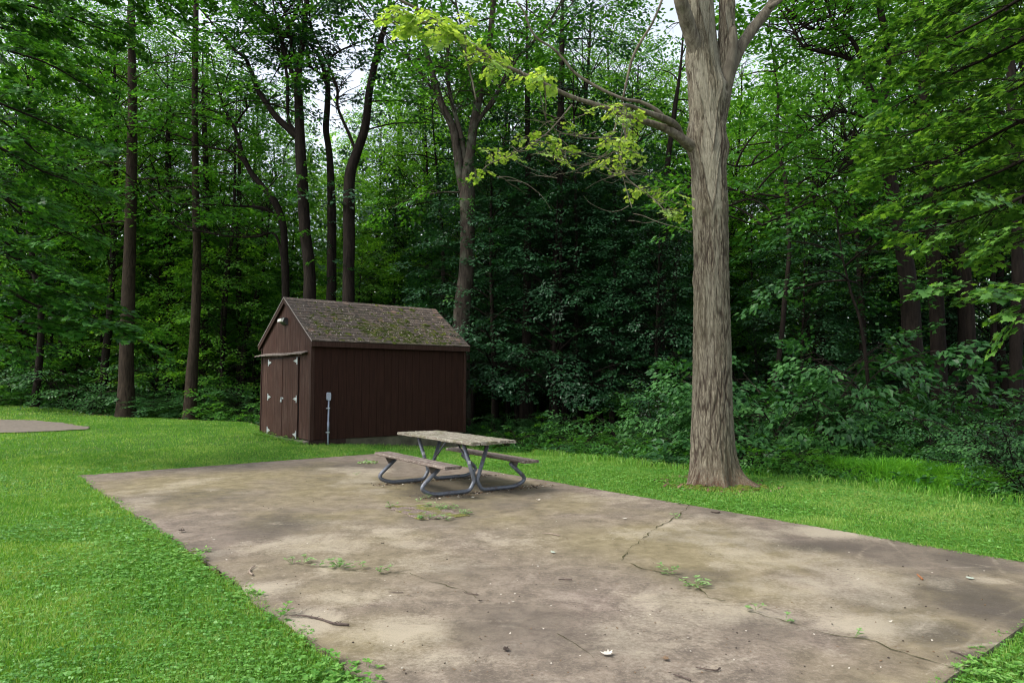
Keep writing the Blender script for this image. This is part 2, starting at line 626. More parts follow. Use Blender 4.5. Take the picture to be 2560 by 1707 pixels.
def pblob(px, py, rx, ry, k=1.0):
    d_ = unp(px, py, z0=0)[1]
    return blob(px, py, rx * d_ / F, ry * d_ * d_ / (F * HC), k)


for a in [(2450, 1500, 150, 75, 1), (2330, 1575, 130, 40, .9), (2200, 1500, 150, 45, .7), (2060, 1366, 190, 22, .85), (2420, 1400, 120, 40, .75), (1760, 1440, 120, 30, .55), (700, 1310, 120, 42, .8), (480, 1240, 200, 25, .6),
          (850, 1165, 200, 15, .7), (1830, 1280, 110, 16, .7), (1500, 1600, 160, 60, .45), (2440, 1645, 120, 28, .75), (1900, 1560, 150, 35, .5), (950, 1200, 250, 22, .5), (1330, 1235, 120, 20, .5), (1150, 1420, 130, 30, .35), (1980, 1240, 90, 8, .6)]:
    stain_shade = np.maximum(stain_shade, pblob(*a))
for a in [(2130, 1325, 175, 20, .9), (1000, 1570, 140, 42, .75), (780, 1552, 85, 36, 1), (2170, 1565, 130, 32, .9), (1650, 1610, 220, 28, .45), (650, 1470, 100, 22, .75), (1250, 1350, 150, 36, .35), (880, 1490, 130, 20, .55), (1100, 1650, 200, 30, .5), (1500, 1240, 160, 14, .4), (2480, 1450, 60, 12, .6)]:
    pale = np.maximum(pale, pblob(*a))
for a in [(900, 1600, 200, 60, .8), (1520, 1350, 250, 50, .75), (1800, 1400, 200, 42, .85), (1080, 1235, 220, 25, 1), (900, 1400, 300, 60, .5), (760, 1250, 260, 25, .55), (1250, 1300, 150, 25, .6)]:
    olive = np.maximum(olive, pblob(*a))
# faint scrape marks: bright arcs and lines
rg = RS(4)
scr = np.zeros_like(XX)
for i in range(95):
    px = rg.uniform(300, 2500)
    py = rg.uniform(1190, 1700)
    c = unp(px, py, z0=0)
    L_ = rg.uniform(.25, 1.6) * (0.6 if i % 3 else 1.6)
    an = rg.choice([0.35, 0.75, -0.5, 1.2]) + rg.normal(0, .25)
    cur = rg.normal(0, .3)
    u = (XX - c[0]) * math.cos(an) + (YY - c[1]) * math.sin(an)
    v = -(XX - c[0]) * math.sin(an) + (YY - c[1]) * math.cos(an) - cur * u * u
    scr = np.maximum(scr, rg.uniform(.25, .8) * np.exp(-(v / rg.uniform(.008, .03)) ** 2) * np.clip(1.2 - np.abs(u) / L_ * 1.2, 0, 1) * (0.4 + 0.9 * fbm2(XX * 9, YY * 9, i, 2)))
pale = np.clip(np.maximum(pale, scr * .6), 0, 1)
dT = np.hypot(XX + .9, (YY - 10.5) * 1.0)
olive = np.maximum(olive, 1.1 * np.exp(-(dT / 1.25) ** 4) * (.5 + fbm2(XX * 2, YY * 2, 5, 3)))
stain_shade = np.maximum(stain_shade, 1.05 * np.exp(-(dT / 1.15) ** 4) * (.35 + fbm2(XX * 2.5, YY * 2.5, 6, 3)))  # mossy stain, made darker to paint in part of the table's shadow
stain_shade = np.clip(stain_shade * (1 - scr * .5), 0, 1)
# dirt along the edges
edist = np.minimum(np.minimum(S, SLA - S), np.minimum(T, SLB - T))
stain_shade = np.maximum(stain_shade, 0.7 * np.exp(-edist / 0.05) * fbm2(XX * 6, YY * 6, 71, 3) * 1.4)
V = np.stack([XX, YY, ZZ], -1)
idx = np.arange(NS * NT).reshape(NS, NT)
q = np.stack([idx[:-1, :-1], idx[:-1, 1:], idx[1:, 1:], idx[1:, :-1]], -1).reshape(-1, 4)
ring = np.concatenate([idx[:, 0], idx[-1, 1:], idx[-2::-1, -1], idx[0, -2:0:-1]])
lowv = V.reshape(-1, 3)[ring].copy()
lowv[:, 2] -= 0.14
nb = NS * NT
rr = np.arange(len(ring))
r2 = (rr + 1) % len(ring)
side = np.stack([ring[rr], ring[r2], nb + r2, nb + rr], -1)
ext = lambda A: np.concatenate([A.ravel(), A.ravel()[ring]])
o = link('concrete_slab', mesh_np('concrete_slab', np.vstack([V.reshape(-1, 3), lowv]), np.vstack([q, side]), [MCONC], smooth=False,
                             attrs={'stain_shade': ('POINT', ext(stain_shade)), 'olive': ('POINT', ext(olive)), 'pale': ('POINT', ext(pale))}))
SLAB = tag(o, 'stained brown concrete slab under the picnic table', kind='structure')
MCRACK = simple('crack_dirt', (0.055, 0.052, 0.022), 0.95, spec=0.1, var=0.6, scale=40)
MMOSS = simple('moss', (0.085, 0.105, 0.018), 0.95, spec=0.1, var=0.55, scale=30, bmp=0.8)


def on_slab(px, py):
    p = unp(px, py, z0=0.0)
    return p[0], p[1]


def crack(pxs, wd, seed):
    rg = RS(seed)
    P = np.array([on_slab(*p) for p in pxs])
    n = max(8, int(np.linalg.norm(np.diff(P, axis=0), axis=1).sum() / 0.035))
    Q = smooth_path(P, n)
    Q = Q + (np.stack([fbm2(Q[:, 0] * 9, Q[:, 1] * 9, seed, 3), fbm2(Q[:, 0] * 9, Q[:, 1] * 9, seed + 5, 3)], -1) - .5) * 0.09
    t = np.gradient(Q, axis=0)
    t /= np.linalg.norm(t, axis=1)[:, None] + 1e-9
    nn = np.stack([-t[:, 1], t[:, 0]], -1)
    ww = .55 * wd * (0.25 + 1.5 * np.clip(fbm2(Q[:, 0] * 6, Q[:, 1] * 6, seed + 9, 3) * 2.6 - .7, .05, 1.4))[:, None] * rg.uniform(.7, 1.3, (n, 1))
    A, B = Q + nn * ww, Q - nn * ww
    v = np.vstack([np.c_[A, np.full(n, 0.0065)], np.c_[B, np.full(n, 0.0065)]])
    i = np.arange(n - 1)
    return v, np.stack([i, i + n, i + n + 1, i + 1], -1)


CR = [([(1722, 1262), (1700, 1285), (1640, 1318), (1592, 1360), (1560, 1385), (1565, 1405), (1620, 1423), (1690, 1440), (1740, 1465), (1765, 1490), (1810, 1503)], .006),
      ([(1875, 1527), (1980, 1560), (2080, 1588), (2180, 1604), (2280, 1640), (2420, 1677)], .006),
      ([(735, 1408), (830, 1420), (900, 1428), (985, 1436), (1020, 1434), (1070, 1450), (1150, 1475), (1190, 1495)], .004),
      ([(1395, 1582), (1430, 1600), (1470, 1632), (1478, 1645)], .003),
      ([(1310, 1226), (1380, 1215), (1432, 1213)], .004),
      ([(680, 1281), (770, 1270), (860, 1268)], .003),
      ([(1075, 1433), (1130, 1431), (1160, 1430)], .003), ([(620, 1340), (700, 1352), (760, 1362)], .0025)]
mb = MB()
for k, (pp, wd) in enumerate(CR):
    v, q = crack(pp, wd, k + 3)
    mb.addq(v, q)
mb.build('crack', MCRACK, SLAB)
# broken mossy patch beside the table
pc = [on_slab(*p) for p in [(962, 1268), (1062, 1263), (1178, 1290), (1052, 1301)]]
c0 = np.mean(pc, axis=0)
rg = RS(8)
P = []
for i in range(4):
    a, b_ = np.array(pc[i]), np.array(pc[(i + 1) % 4])
    for k in range(14):
        P.append(a + (b_ - a) * k / 14 + rg.normal(0, .012, 2))
P = np.array(P)
n = len(P)
rings = [1.0, 0.93, 0.6, 0.3]
vv = []
for i, r in enumerate(rings):
    vv.append(np.c_[c0 + (P - c0) * r, np.full(n, 0.005) + (0.012 if i else 0) + rg.uniform(-.004, .006, n) * (i > 0)])
vv.append([[*c0, .02]])
vv = np.vstack(vv)
fc = []
for r in range(3):
    for i in range(n):
        j = (i + 1) % n
        fc.append((r * n + i, r * n + j, (r + 1) * n + j, (r + 1) * n + i))
for i in range(n):
    fc.append((3 * n + i, 3 * n + (i + 1) % n, 4 * n))
m, nt, b = newmat('gravel_patch')
g1 = noise(nt, 60, 5, 0.7)
g2 = noise(nt, 4.5, 4, 0.6)
cc = ramp(nt, g1, [(0.35, (0.05, 0.035, 0.025)), (0.5, (0.17, 0.125, 0.10)), (0.68, (0.33, 0.27, 0.23))])
cc = mix(nt, ramp(nt, g2, [(0.46, 0), (0.56, .95)]), cc, ramp(nt, g1, [(0.35, (0.06, 0.07, 0.01)), (0.65, (0.2, 0.19, 0.03))]))
nt.links.new(cc, b.inputs['Base Color'])
b.inputs['Roughness'].default_value = .95
bump(nt, g1, 1.0, 0.02, b)
MGRAVEL = m
MB().add(vv, fc).build('broken_patch', MGRAVEL, SLAB)

# far asphalt patch at the left edge
pp = np.array(PATHP)
print('path', pp.round(1).tolist())
n = 120
Q = smooth_path(np.vstack([pp, pp[:1]]), n)[:-1]
Q += (np.stack([fbm2(Q[:, 0] * 3, Q[:, 1] * 3, 1, 2), fbm2(Q[:, 0] * 3, Q[:, 1] * 3, 2, 2)], -1) - .5) * .25
cen = Q.mean(0)
rows = [Q * r + cen * (1 - r) for r in (1, .75, .5, .25, .02)]
VV = np.vstack([np.c_[r, hgt(r[:, 0], r[:, 1]) + .03] for r in rows])
k = len(Q)
fc = [(r * k + i, r * k + (i + 1) % k, (r + 1) * k + (i + 1) % k, (r + 1) * k + i) for r in range(4) for i in range(k)]
MASPH = simple('asphalt', (0.15, 0.125, 0.10), 0.9, spec=.3, var=.35, scale=9, bmp=.4)
tag(MB().add(VV, fc).build('path', MASPH), kind='structure')

# ------------------------------------------------------------------ shed
def woodmat(name, c, var=0.3, streak=30, bstr=0.3, worn=None, wornamt=0.25, rough=0.7):
    m, nt, b = newmat(name)
    f = noise(nt, streak, 7, 0.65, stretch=(1, 1, 0.05))
    g = noise(nt, 2.2, 5, 0.6)
    col = ramp(nt, f, [(0.3, tuple(x * (1 - var) for x in c)), (0.7, tuple(x * (1 + var) for x in c))])
    if worn:
        mx = N(nt, 'ShaderNodeMath', operation='MULTIPLY')
        nt.links.new(ramp(nt, g, [(0.4, 0), (0.75, 1)]), mx.inputs[0])
        nt.links.new(ramp(nt, f, [(0.45, 0), (0.7, wornamt * 2)]), mx.inputs[1])
        col = mix(nt, mx.outputs[0], col, worn)
    nt.links.new(col, b.inputs['Base Color'])
    b.inputs['Roughness'].default_value = rough
    b.inputs['Specular IOR Level'].default_value = 0.14
    bump(nt, f, bstr, 0.006, b)
    return m


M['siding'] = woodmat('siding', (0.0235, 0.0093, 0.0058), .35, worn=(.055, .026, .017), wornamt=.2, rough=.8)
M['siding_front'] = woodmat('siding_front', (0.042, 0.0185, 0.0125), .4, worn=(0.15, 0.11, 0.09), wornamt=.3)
M['trim'] = woodmat('trim', (0.032, 0.0145, 0.0098), .25, worn=(0.12, 0.09, 0.08), wornamt=.15)
M['groove'] = simple('groove', (0.008, 0.005, 0.004), .9)
M['grey_wood'] = woodmat('grey_wood', (0.16, 0.13, 0.11), .4, worn=(0.3, 0.28, 0.26), wornamt=.5, rough=.85)
M['drip'] = simple('drip_metal', (0.20, 0.165, 0.15), .5, var=.3, scale=20)
M['galv'] = simple('galvanised', (0.42, 0.46, 0.46), .5, metal=.35, var=.35, scale=40)
M['black_metal'] = simple('black_metal', (0.012, 0.010, 0.010), .45)
M['pipe'] = simple('grey_pipe', (0.22, 0.25, 0.31), .5, var=.12, scale=20)
M['foundation'] = simple('foundation', (0.085, 0.08, 0.055), .95, spec=.1, var=.45, scale=4, bmp=.5)
M['dark_wood'] = woodmat('dark_wood', (0.028, 0.017, 0.013), .4)

shed = empty('garden_shed', (SX, SY, 0), SA, 'dark brown wooden shed with mossy shingled gable roof and double doors', 'shed')
W_, L_, ZB, ZT, ZE, ZR, OV, OG = SW, SL_, .215, 2.40, 2.505, 3.65, .136, .06
rg = RS(2)
slope = (ZR - ZE) / (W_ / 2 + OV)


def roofz(y):
    return ZE + slope * (min(y, W_ - y) + OV)


def boards(mb, axis_, a0, a1, step, z0, ztop, off, th, gap=.007, cuts=()):
    """vertical boards in the plane off; axis_ 'x' or 'y'"""
    e = [a0]
    while e[-1] + step < a1 - .02:
        e.append(e[-1] + step)
    e.append(a1)
    e = sorted(set(e + [c for c in cuts if a0 < c < a1]))
    for i in range(len(e) - 1):
        p, r = e[i] + gap / 2, e[i + 1] - gap / 2
        if r - p < .01:
            continue
        d = rg.uniform(-.0015, .0015)
        o0 = off + d
        if callable(ztop):
            zp, zr = ztop(p), ztop(r)
        else:
            zp = zr = ztop
        if axis_ == 'x':
            poly = [(p, o0, z0), (r, o0, z0), (r, o0, zr), (p, o0, zp)]
            mb.prism(poly, 0, 0, (0, th, 0))
        else:
            poly = [(o0, p, z0), (o0, p, zp), (o0, r, zr), (o0, r, z0)]
            mb.prism(poly, 0, 0, (th, 0, 0))


mb = MB()
mb.box((.9, .035, -.6), (L_ - .03, W_ - .03, ZB - .012))
mb.box((.02, .08, -.3), (.9, W_ - .06, ZB - .03))
mb.build('foundation', M['foundation'], shed)
mb = MB()
mb.box((-.012, .012, .075), (.895, .07, ZB - .006), jit=.004)
mb.box((.02, .022, -.08), (.885, .075, .068), jit=.006)
mb.build('timber_skid', M['dark_wood'], shed)
mb = MB()
mb.box((-.07, .12, -.12), (.02, W_ - .1, ZB - .035), jit=.012)
mb.build('door_threshold', simple('threshold', (.16, .14, .11), .95, var=.4, scale=8, bmp=.5), shed)
# walls
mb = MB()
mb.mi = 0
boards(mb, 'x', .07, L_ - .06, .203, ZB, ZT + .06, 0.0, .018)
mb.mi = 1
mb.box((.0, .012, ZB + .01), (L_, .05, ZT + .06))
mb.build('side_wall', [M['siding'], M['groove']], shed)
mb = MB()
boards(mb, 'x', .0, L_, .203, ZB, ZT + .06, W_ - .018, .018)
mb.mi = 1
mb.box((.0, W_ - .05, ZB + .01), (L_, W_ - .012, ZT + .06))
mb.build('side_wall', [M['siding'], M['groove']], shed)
D0, DS, D1, DT = .70, 1.665, 2.63, 2.14
inner = lambda y: roofz(y) - .03
mb = MB()
boards(mb, 'y', .07, D0 - .01, .152, ZB, inner, 0, .02, cuts=(D0,))
boards(mb, 'y', D1 + .01, W_ - .02, .152, ZB, inner, 0, .02)
boards(mb, 'y', D0 - .01, D1 + .01, .152, DT + .02, inner, 0, .02, cuts=(W_ / 2,))
mb.mi = 1
back = [(.014, .01, ZB + .01), (.014, .01, inner(.01)), (.014, W_ / 2, inner(W_ / 2)), (.014, W_ - .01, inner(W_ - .01)), (.014, W_ - .01, ZB + .01)]
mb.prism(back, 0, 0, (.03, 0, 0))
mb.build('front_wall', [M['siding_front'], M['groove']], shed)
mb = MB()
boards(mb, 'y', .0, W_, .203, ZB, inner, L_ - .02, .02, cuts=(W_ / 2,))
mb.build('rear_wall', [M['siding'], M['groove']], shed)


def hinge(door, y, z, s):
    """T hinge; s=+1 strap towards +y"""
    mb = MB()
    x = -.047
    mb.box((x - .004, y - .022, z - .085), (x + .002, y + .022, z + .085))
    mb.tube([(x - .006, y, z - .088), (x - .006, y, z + .088)], .009, 8)
    p = [(x - .003, y + s * .02, z - .045), (x - .003, y + s * .19, z - .009), (x - .003, y + s * .205, z), (x - .003, y + s * .19, z + .009), (x - .003, y + s * .02, z + .045)]
    if s < 0:
        p = p[::-1]
    mb.prism(p, 0, 0, (.004, 0, 0))
    mb.mi = 1
    for dy, dz in ((0.0, .06), (0.0, -.06), (.08 * s, 0), (.15 * s, 0), (.21 * s, 0)):
        mb.tube([(x - .009, y + dy - (.012 * s if dy == 0 else 0), z + dz), (x, y + dy - (.012 * s if dy == 0 else 0), z + dz)], .008, 6)
    mb.build('hinge', [M['galv'], M['black_metal']], door)


for (a, b_, hy, s, tilt) in ((D0, DS - .008, .735, 1, 0.0), (DS + .012, D1, 2.60, -1, 0.0)):
    mb = MB()
    boards(mb, 'y', a, b_, .152, ZB - .01, DT - (.0 if s > 0 else .012), -.034, .018)
    mb.mi = 1
    mb.box((-.02, a + .004, ZB), (.0, b_ - .004, DT - .02))
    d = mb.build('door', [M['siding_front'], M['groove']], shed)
    for z in (2.045, 1.15, .30):
        hinge(d, hy, z + rg.uniform(-.01, .01), s)
    if s > 0:
        DR = d
mb = MB()
mb.box((-.045, DS - .09, 1.125), (-.036, DS - .01, 1.165))
mb.box((-.05, DS + .012, 1.12), (-.036, DS + .05, 1.17))
mb.tube([(-.06, DS + .02, 1.10), (-.065, DS + .02, 1.155), (-.065, DS + .005, 1.165), (-.06, DS - .01, 1.155), (-.06, DS - .01, 1.10)], .005, 6)
mb.box((-.075, DS - .022, 1.05), (-.045, DS + .032, 1.105))
mb.build('hasp_lock', M['galv'], DR)
# ragged drip board over the doors
n = 50
ys = np.linspace(.22, W_ + .06, n)
mb = MB()
zt = 2.245 + .008 * np.sin(ys * 3) + (fbm2(ys * 8, ys * 0, 3, 3) - .5) * .012
out = -.15 + (fbm2(ys * 9, ys * 0 + 4, 6, 4) - .5) * .05 - .03 * (ys > 2.8)
v = []
for i in range(n):
    v += [(-.003, ys[i], zt[i] + .03), (out[i], ys[i], zt[i] - .02), (out[i], ys[i], zt[i] - .038 - .01 * rg.rand()), (-.003, ys[i], zt[i] + .008)]
f = []
for i in range(n - 1):
    for k in range(4):
        f.append((i * 4 + k, i * 4 + (k + 1) % 4, i * 4 + 4 + (k + 1) % 4, i * 4 + 4 + k))
f += [(0, 1, 2, 3), (4 * n - 1, 4 * n - 2, 4 * n - 3, 4 * n - 4)]
mb.add(v, f).build('drip_board', M['grey_wood'], shed)
# trims
for (x0, y0, x1, y1) in ((-.022, -.022, .066, .066), (L_ - .062, -.02, L_ + .02, .05), (-.02, W_ - .055, .05, W_ + .02), (L_ - .05, W_ - .05, L_ + .02, W_ + .02)):
    mb = MB()
    if y0 < 0:
        mb.box((x0, y0, ZB - .005), (x1, y0 + .021, ZT + .04))
    else:
        mb.box((x0, y1 - .021, ZB - .005), (x1, y1, ZT + .04))
    if x0 < 0:
        mb.box((x0, min(y0 + .0215, y1 - .02), ZB - .005), (x0 + .021, y1 - (.022 if y0 >= 0 else 0), ZT + .04))
    else:
        mb.box((x1 - .021, y0 + (.022 if y0 < 0 else 0), ZB - .005), (x1, y1 - (.022 if y0 >= 0 else 0), ZT + .04))
    mb.build('corner_trim', M['trim'], shed)
# roof deck, fascias, rake boards
for sgn in (0, 1):
    fy = (lambda y: y) if sgn == 0 else (lambda y: W_ - y)
    mb = MB()
    P = [(-OG, fy(-OV), ZE - .022), (-OG, fy(W_ / 2), ZR - .022), (-OG, fy(W_ / 2), ZR - .004), (-OG, fy(-OV), ZE - .004)]
    if sgn: P = P[::-1]
    mb.prism(P, 0, 0, (L_ + 2 * OG, 0, 0))
    mb.build('roof_deck', M['dark_wood'], shed)
    mb = MB()
    a, b_ = fy(-OV - .004), fy(-OV + .022)
    mb.box((-OG, min(a, b_), ZE - .135), (L_ + OG, max(a, b_), ZE - .024))
    a, b_ = fy(-OV + .024), fy(.0 - .004)
    mb.box((-OG + .02, min(a, b_), ZE - .13), (L_ + OG - .02, max(a, b_), ZE - .118))
    mb.build('fascia', M['trim'], shed)
    for x0, x1 in ((-OG - .004, -OG + .018), (L_ + OG - .018, L_ + OG + .004)):
        mb = MB()
        P = [(x0, fy(-OV), ZE - .135), (x0, fy(W_ / 2 - .001), ZR - .135), (x0, fy(W_ / 2 - .001), ZR - .024), (x0, fy(-OV), ZE - .024)]
        if sgn: P = P[::-1]
        mb.prism(P, 0, 0, (x1 - x0, 0, 0))
        mb.build('rake_board', M['trim'], shed)
    mb = MB()
    P = [(-OG - .016, fy(-OV - .012), ZE - .022), (-OG - .016, fy(W_ / 2 - .001), ZR - .012), (-OG - .016, fy(W_ / 2 - .001), ZR + .012), (-OG - .016, fy(-OV - .012), ZE + .003)]
    if sgn: P = P[::-1]
    mb.prism(P, 0, 0, (.014, 0, 0))
    mb.build('drip_edge', M['drip'], shed)
# shingles
m, nt, b = newmat('shingles')
at = N(nt, 'ShaderNodeAttribute', attribute_name='tint')
ms = N(nt, 'ShaderNodeAttribute', attribute_name='mossy')
g1 = noise(nt, 45, 6, 0.7)
g2 = noise(nt, 9, 6, 0.7)
g3 = noise(nt, 220, 2, .7)
cc = ramp(nt, at.outputs['Fac'], [(0.0, (0.038, 0.031, 0.026)), (0.5, (0.075, 0.059, 0.049)), (0.85, (0.12, 0.094, 0.078)), (1.0, (0.21, 0.12, 0.09))])
cc = mix(nt, ramp(nt, g3, [(0.45, 0), (0.7, .5)]), cc, (0.2, 0.17, 0.15))
cc = mix(nt, ramp(nt, g2, [(0.52, 0), (0.62, .8)]), cc, (0.19, 0.14, 0.105))
cc = mix(nt, ramp(nt, g1, [(0.36, .8), (0.46, 0)]), cc, (0.03, 0.024, 0.02))
mx = N(nt, 'ShaderNodeMath', operation='MULTIPLY')
nt.links.new(ms.outputs['Fac'], mx.inputs[0])
nt.links.new(ramp(nt, g1, [(0.42, 0), (0.56, 1)]), mx.inputs[1])
cc = mix(nt, mx.outputs[0], cc, (0.085, 0.095, 0.018))
nt.links.new(cc, b.inputs['Base Color'])
b.inputs['Roughness'].default_value = .92
b.inputs['Specular IOR Level'].default_value = .25
bump(nt, g1, .8, .02, b)
MSH = m
SLEN = math.hypot(W_ / 2 + OV, ZR - ZE)
uy, uz = (W_ / 2 + OV) / SLEN, (ZR - ZE) / SLEN


def mossd(x, s):
    d = .45 * fbm2(np.asarray(x) * 1.6, np.asarray(s) * 1.6, 61, 4) + .55 * fbm2(np.asarray(x) * 5.5, np.asarray(s) * 5.5, 62, 3)
    c = 1.15 * np.exp(-((np.asarray(x) - 2.2) / 1.5) ** 2 - ((np.asarray(s) - .75) / .65) ** 2) + .5 * np.exp(-((np.asarray(x) - 3.3) / .6) ** 2 - ((np.asarray(s) - .35) / .3) ** 2) + .35 * np.exp(-((np.asarray(x) - .5) / .35) ** 2 - ((np.asarray(s) - 1.0) / .5) ** 2)
    return np.clip((d - .40) * 4, 0, 1) * np.clip(c, 0, 1)


for sgn in (0, 1):
    vv, tint, mo = [], [], []
    nc = 15
    ex = SLEN / nc
    for i in range(nc):
        s0 = i * ex - .012
        x = -OG - rg.uniform(0, .15)
        while x < L_ + OG:
            wd = .163
            x0, x1 = max(x + .003, -OG - .006), min(x + wd - .003, L_ + OG + .006)
            x += wd
            if x1 - x0 < .01: continue
            j = rg.uniform(-.006, .006)
            lift = .010 + rg.uniform(0, .008) + (rg.rand() < .06) * .012
            for (s, h, t) in ((s0 + j, .001, .0),):
                A = [(x0, s0 + j, .002), (x1, s0 + j + rg.uniform(-.003, .003), .002), (x1, s0 + ex + .02, 0), (x0, s0 + ex + .02, 0),
                     (x0, s0 + j, lift + rg.uniform(0, .004)), (x1, s0 + j, lift + rg.uniform(0, .004)), (x1, s0 + ex + .02, .004), (x0, s0 + ex + .02, .004)]
            vv.append([(a, (-OV + sq * uy - hh * uz) if sgn == 0 else W_ - (-OV + sq * uy - hh * uz), ZE + sq * uz + hh * uy) for a, sq, hh in A])
            tint.append(np.clip(rg.normal(.45, .2) + (.5 if rg.rand() < .04 else 0), 0, 1))
            mo.append(float(mossd((x0 + x1) / 2, s0 + .06)) if sgn == 0 else .5)
    vv = np.array(vv)
    n = len(vv)
    bf = np.array([(0, 3, 2, 1), (4, 5, 6, 7), (0, 1, 5, 4), (1, 2, 6, 5), (2, 3, 7, 6), (3, 0, 4, 7)])
    if sgn: bf = bf[:, ::-1]
    fc = (bf[None] + np.arange(n)[:, None, None] * 8).reshape(-1, 4)
    rf = link('roof_shingles', mesh_np('roof_shingles', vv.reshape(-1, 3), fc, [MSH], attrs={'tint': ('POINT', np.repeat(tint, 8)), 'mossy': ('POINT', np.repeat(mo, 8))}), shed)
    if sgn == 0: RF = rf
mb = MB()
x = -OG - .008
while x < L_ + OG:
    x1 = min(x + .145, L_ + OG + .008)
    z = ZR + .006
    h = rg.uniform(0, .006)
    w2 = .15
    for sg in (-1, 1):
        y0, y1 = W_ / 2, W_ / 2 + sg * w2 * uy
        v = [(x, y0, z + .012 + h), (x1 + .02, y0, z + .004), (x1 + .02, y1, z + .004 - w2 * uz), (x, y1, z + .012 + h - w2 * uz),
             (x, y0, z), (x1 + .02, y0, z - .004), (x1 + .02, y1, z - .006 - w2 * uz), (x, y1, z - .004 - w2 * uz)]
        mb.add(v, [(0, 1, 2, 3), (4, 7, 6, 5), (0, 3, 7, 4), (1, 5, 6, 2), (3, 2, 6, 7), (0, 4, 5, 1)])
    x = x1
me = mb.mesh('ridge_cap', MSH)
me.attributes.new('tint', 'FLOAT', 'POINT').data.foreach_set('value', np.repeat(rg.uniform(.6, .95, len(me.vertices) // 16 + 1), 16)[:len(me.vertices)].astype(np.float32))
link('ridge_cap', me, shed)
# moss cushions and litter on the visible slope
ico_v = []
for a in range(3):
    for k in range(7):
        th = k / 7 * 2 * PI + a * .4
        r = (1.0, .8, .42)[a]
        ico_v.append((r * math.cos(th), r * math.sin(th), (0, .45, .8)[a]))
ico_v.append((0, 0, .95))
ico_v = np.array(ico_v)
ico_f = [(a * 7 + k, a * 7 + (k + 1) % 7, a * 7 + 7 + (k + 1) % 7, a * 7 + 7 + k) for a in range(2) for k in range(7)]
ico_t = [(14 + k, 14 + (k + 1) % 7, 21) for k in range(7)]
mb = MB()
cnt = 0
while cnt < 1300:
    x, s = rg.uniform(0, L_), rg.uniform(.02, SLEN - .03)
    if rg.rand() > mossd(x, s) * 1.1 + .02: continue
    cnt += 1
    r = rg.gamma(2.0, .008) + .009
    v = ico_v * (1 + rg.uniform(-.35, .35, (len(ico_v), 1))) * (r * rg.uniform(.8, 1.8), r * rg.uniform(.7, 1.2), r * rg.uniform(.3, .7))
    v[:, 2] += .006
    w3 = np.stack([x + v[:, 0], -OV + (s + v[:, 1]) * uy - v[:, 2] * uz, ZE + (s + v[:, 1]) * uz + v[:, 2] * uy], -1)
    mb.add(w3, ico_f + ico_t)
mroof = leafmat('roof_moss', (.032, .042, .010), (.062, .078, .016), (.12, .13, .025), .0, .95, .1)
me = mb.mesh('moss', mroof)
tv = fbm(np.vstack(mb.v) * 9, 5, 3)
me.attributes.new('tint', 'FLOAT', 'POINT').data.foreach_set('value', np.clip((tv - .3) * 2.2, 0, 1).astype(np.float32))
tag(link('moss', me, shed), kind='stuff')
mb = MB()
for k in range(2200):
    x, s = rg.uniform(.0, L_ + .03), SLEN * rg.beta(1.3, 1.5)
    if rg.rand() > .35 + mossd(x, s): continue
    a = rg.uniform(0, PI)
    l, wv = rg.uniform(.012, .05), rg.uniform(.004, .02)
    c, s_ = math.cos(a), math.sin(a)
    q4 = [(-l, 0, .02), (0, -wv, .012), (l, 0, .026), (0, wv, .012)]
    v = [(x + a1 * c - b1 * s_, s + a1 * s_ + b1 * c, h + .004) for a1, b1, h in q4]
    mb.mi = int(rg.rand() < .3)
    mb.add([(a1, -OV + b1 * uy - h * uz, ZE + b1 * uz + h * uy) for a1, b1, h in v], [(0, 1, 2, 3)])
tag(mb.build('leaf_litter', [simple('litter', (.15, .105, .08), .9, var=.5, scale=9), simple('litter_pale', (.30, .25, .21), .8, var=.3)], shed), kind='stuff')
# wall lamp
mb = MB()
mb.prism([(-.001, 1.45, 2.96), (-.001, 1.45, 3.13), (-.09, 1.46, 3.14), (-.12, 1.47, 3.05), (-.05, 1.46, 2.97)][::-1], 0, 0, (0, .27, 0))
lamp = mb.build('wall_lamp', M['black_metal'], shed)
glass, gnt, gb = newmat('lamp_glass')
gb.inputs['Base Color'].default_value = (.75, .74, .66, 1)
gb.inputs['Roughness'].default_value = .18
gb.inputs['Specular IOR Level'].default_value = .8
mb = MB()
mb.prism([(-.121, 1.50, 3.035), (-.093, 1.49, 3.13), (-.165, 1.50, 3.11), (-.17, 1.51, 3.045)], 0, 0, (0, .22, 0))
mb.build('lens', glass, lamp)
# electrical conduit standing against the side wall
cd = empty('electrical_conduit', tuple(np.array([SX, SY, 0]) + .41 * np.array([math.cos(SA), math.sin(SA), 0]) + -.05 * np.array([-math.sin(SA), math.cos(SA), 0])), SA,
           'grey electrical conduit with a rounded meter box against the shed side wall', 'conduit')
mb = MB()
mb.tube([(0, 0, -.15), (0.0, 0, .5), (.004, 0, 1.15)], [.021, .021, .018], 12)
mb.tube([(0, 0, .40), (0, 0, .62)], .026, 12)
mb.build('pipe', M['pipe'], cd, True)
mb = MB()
P = []
for k in range(24):
    a = k / 24 * 2 * PI
    P.append((.045 * np.sign(math.cos(a)) * abs(math.cos(a)) ** .5, -.035, 1.215 + .095 * np.sign(math.sin(a)) * abs(math.sin(a)) ** .5))
mb.prism(P, 0, 0, (0, .07, 0))
mb.build('junction_box', simple('box_grey', (.30, .33, .39), .5, var=.12), cd)
for z in (.94, .38):
    mb = MB()
    mb.box((-.05, -.025, z - .012), (.03, .028, z + .012))
    mb.build('strap', M['galv'], cd)

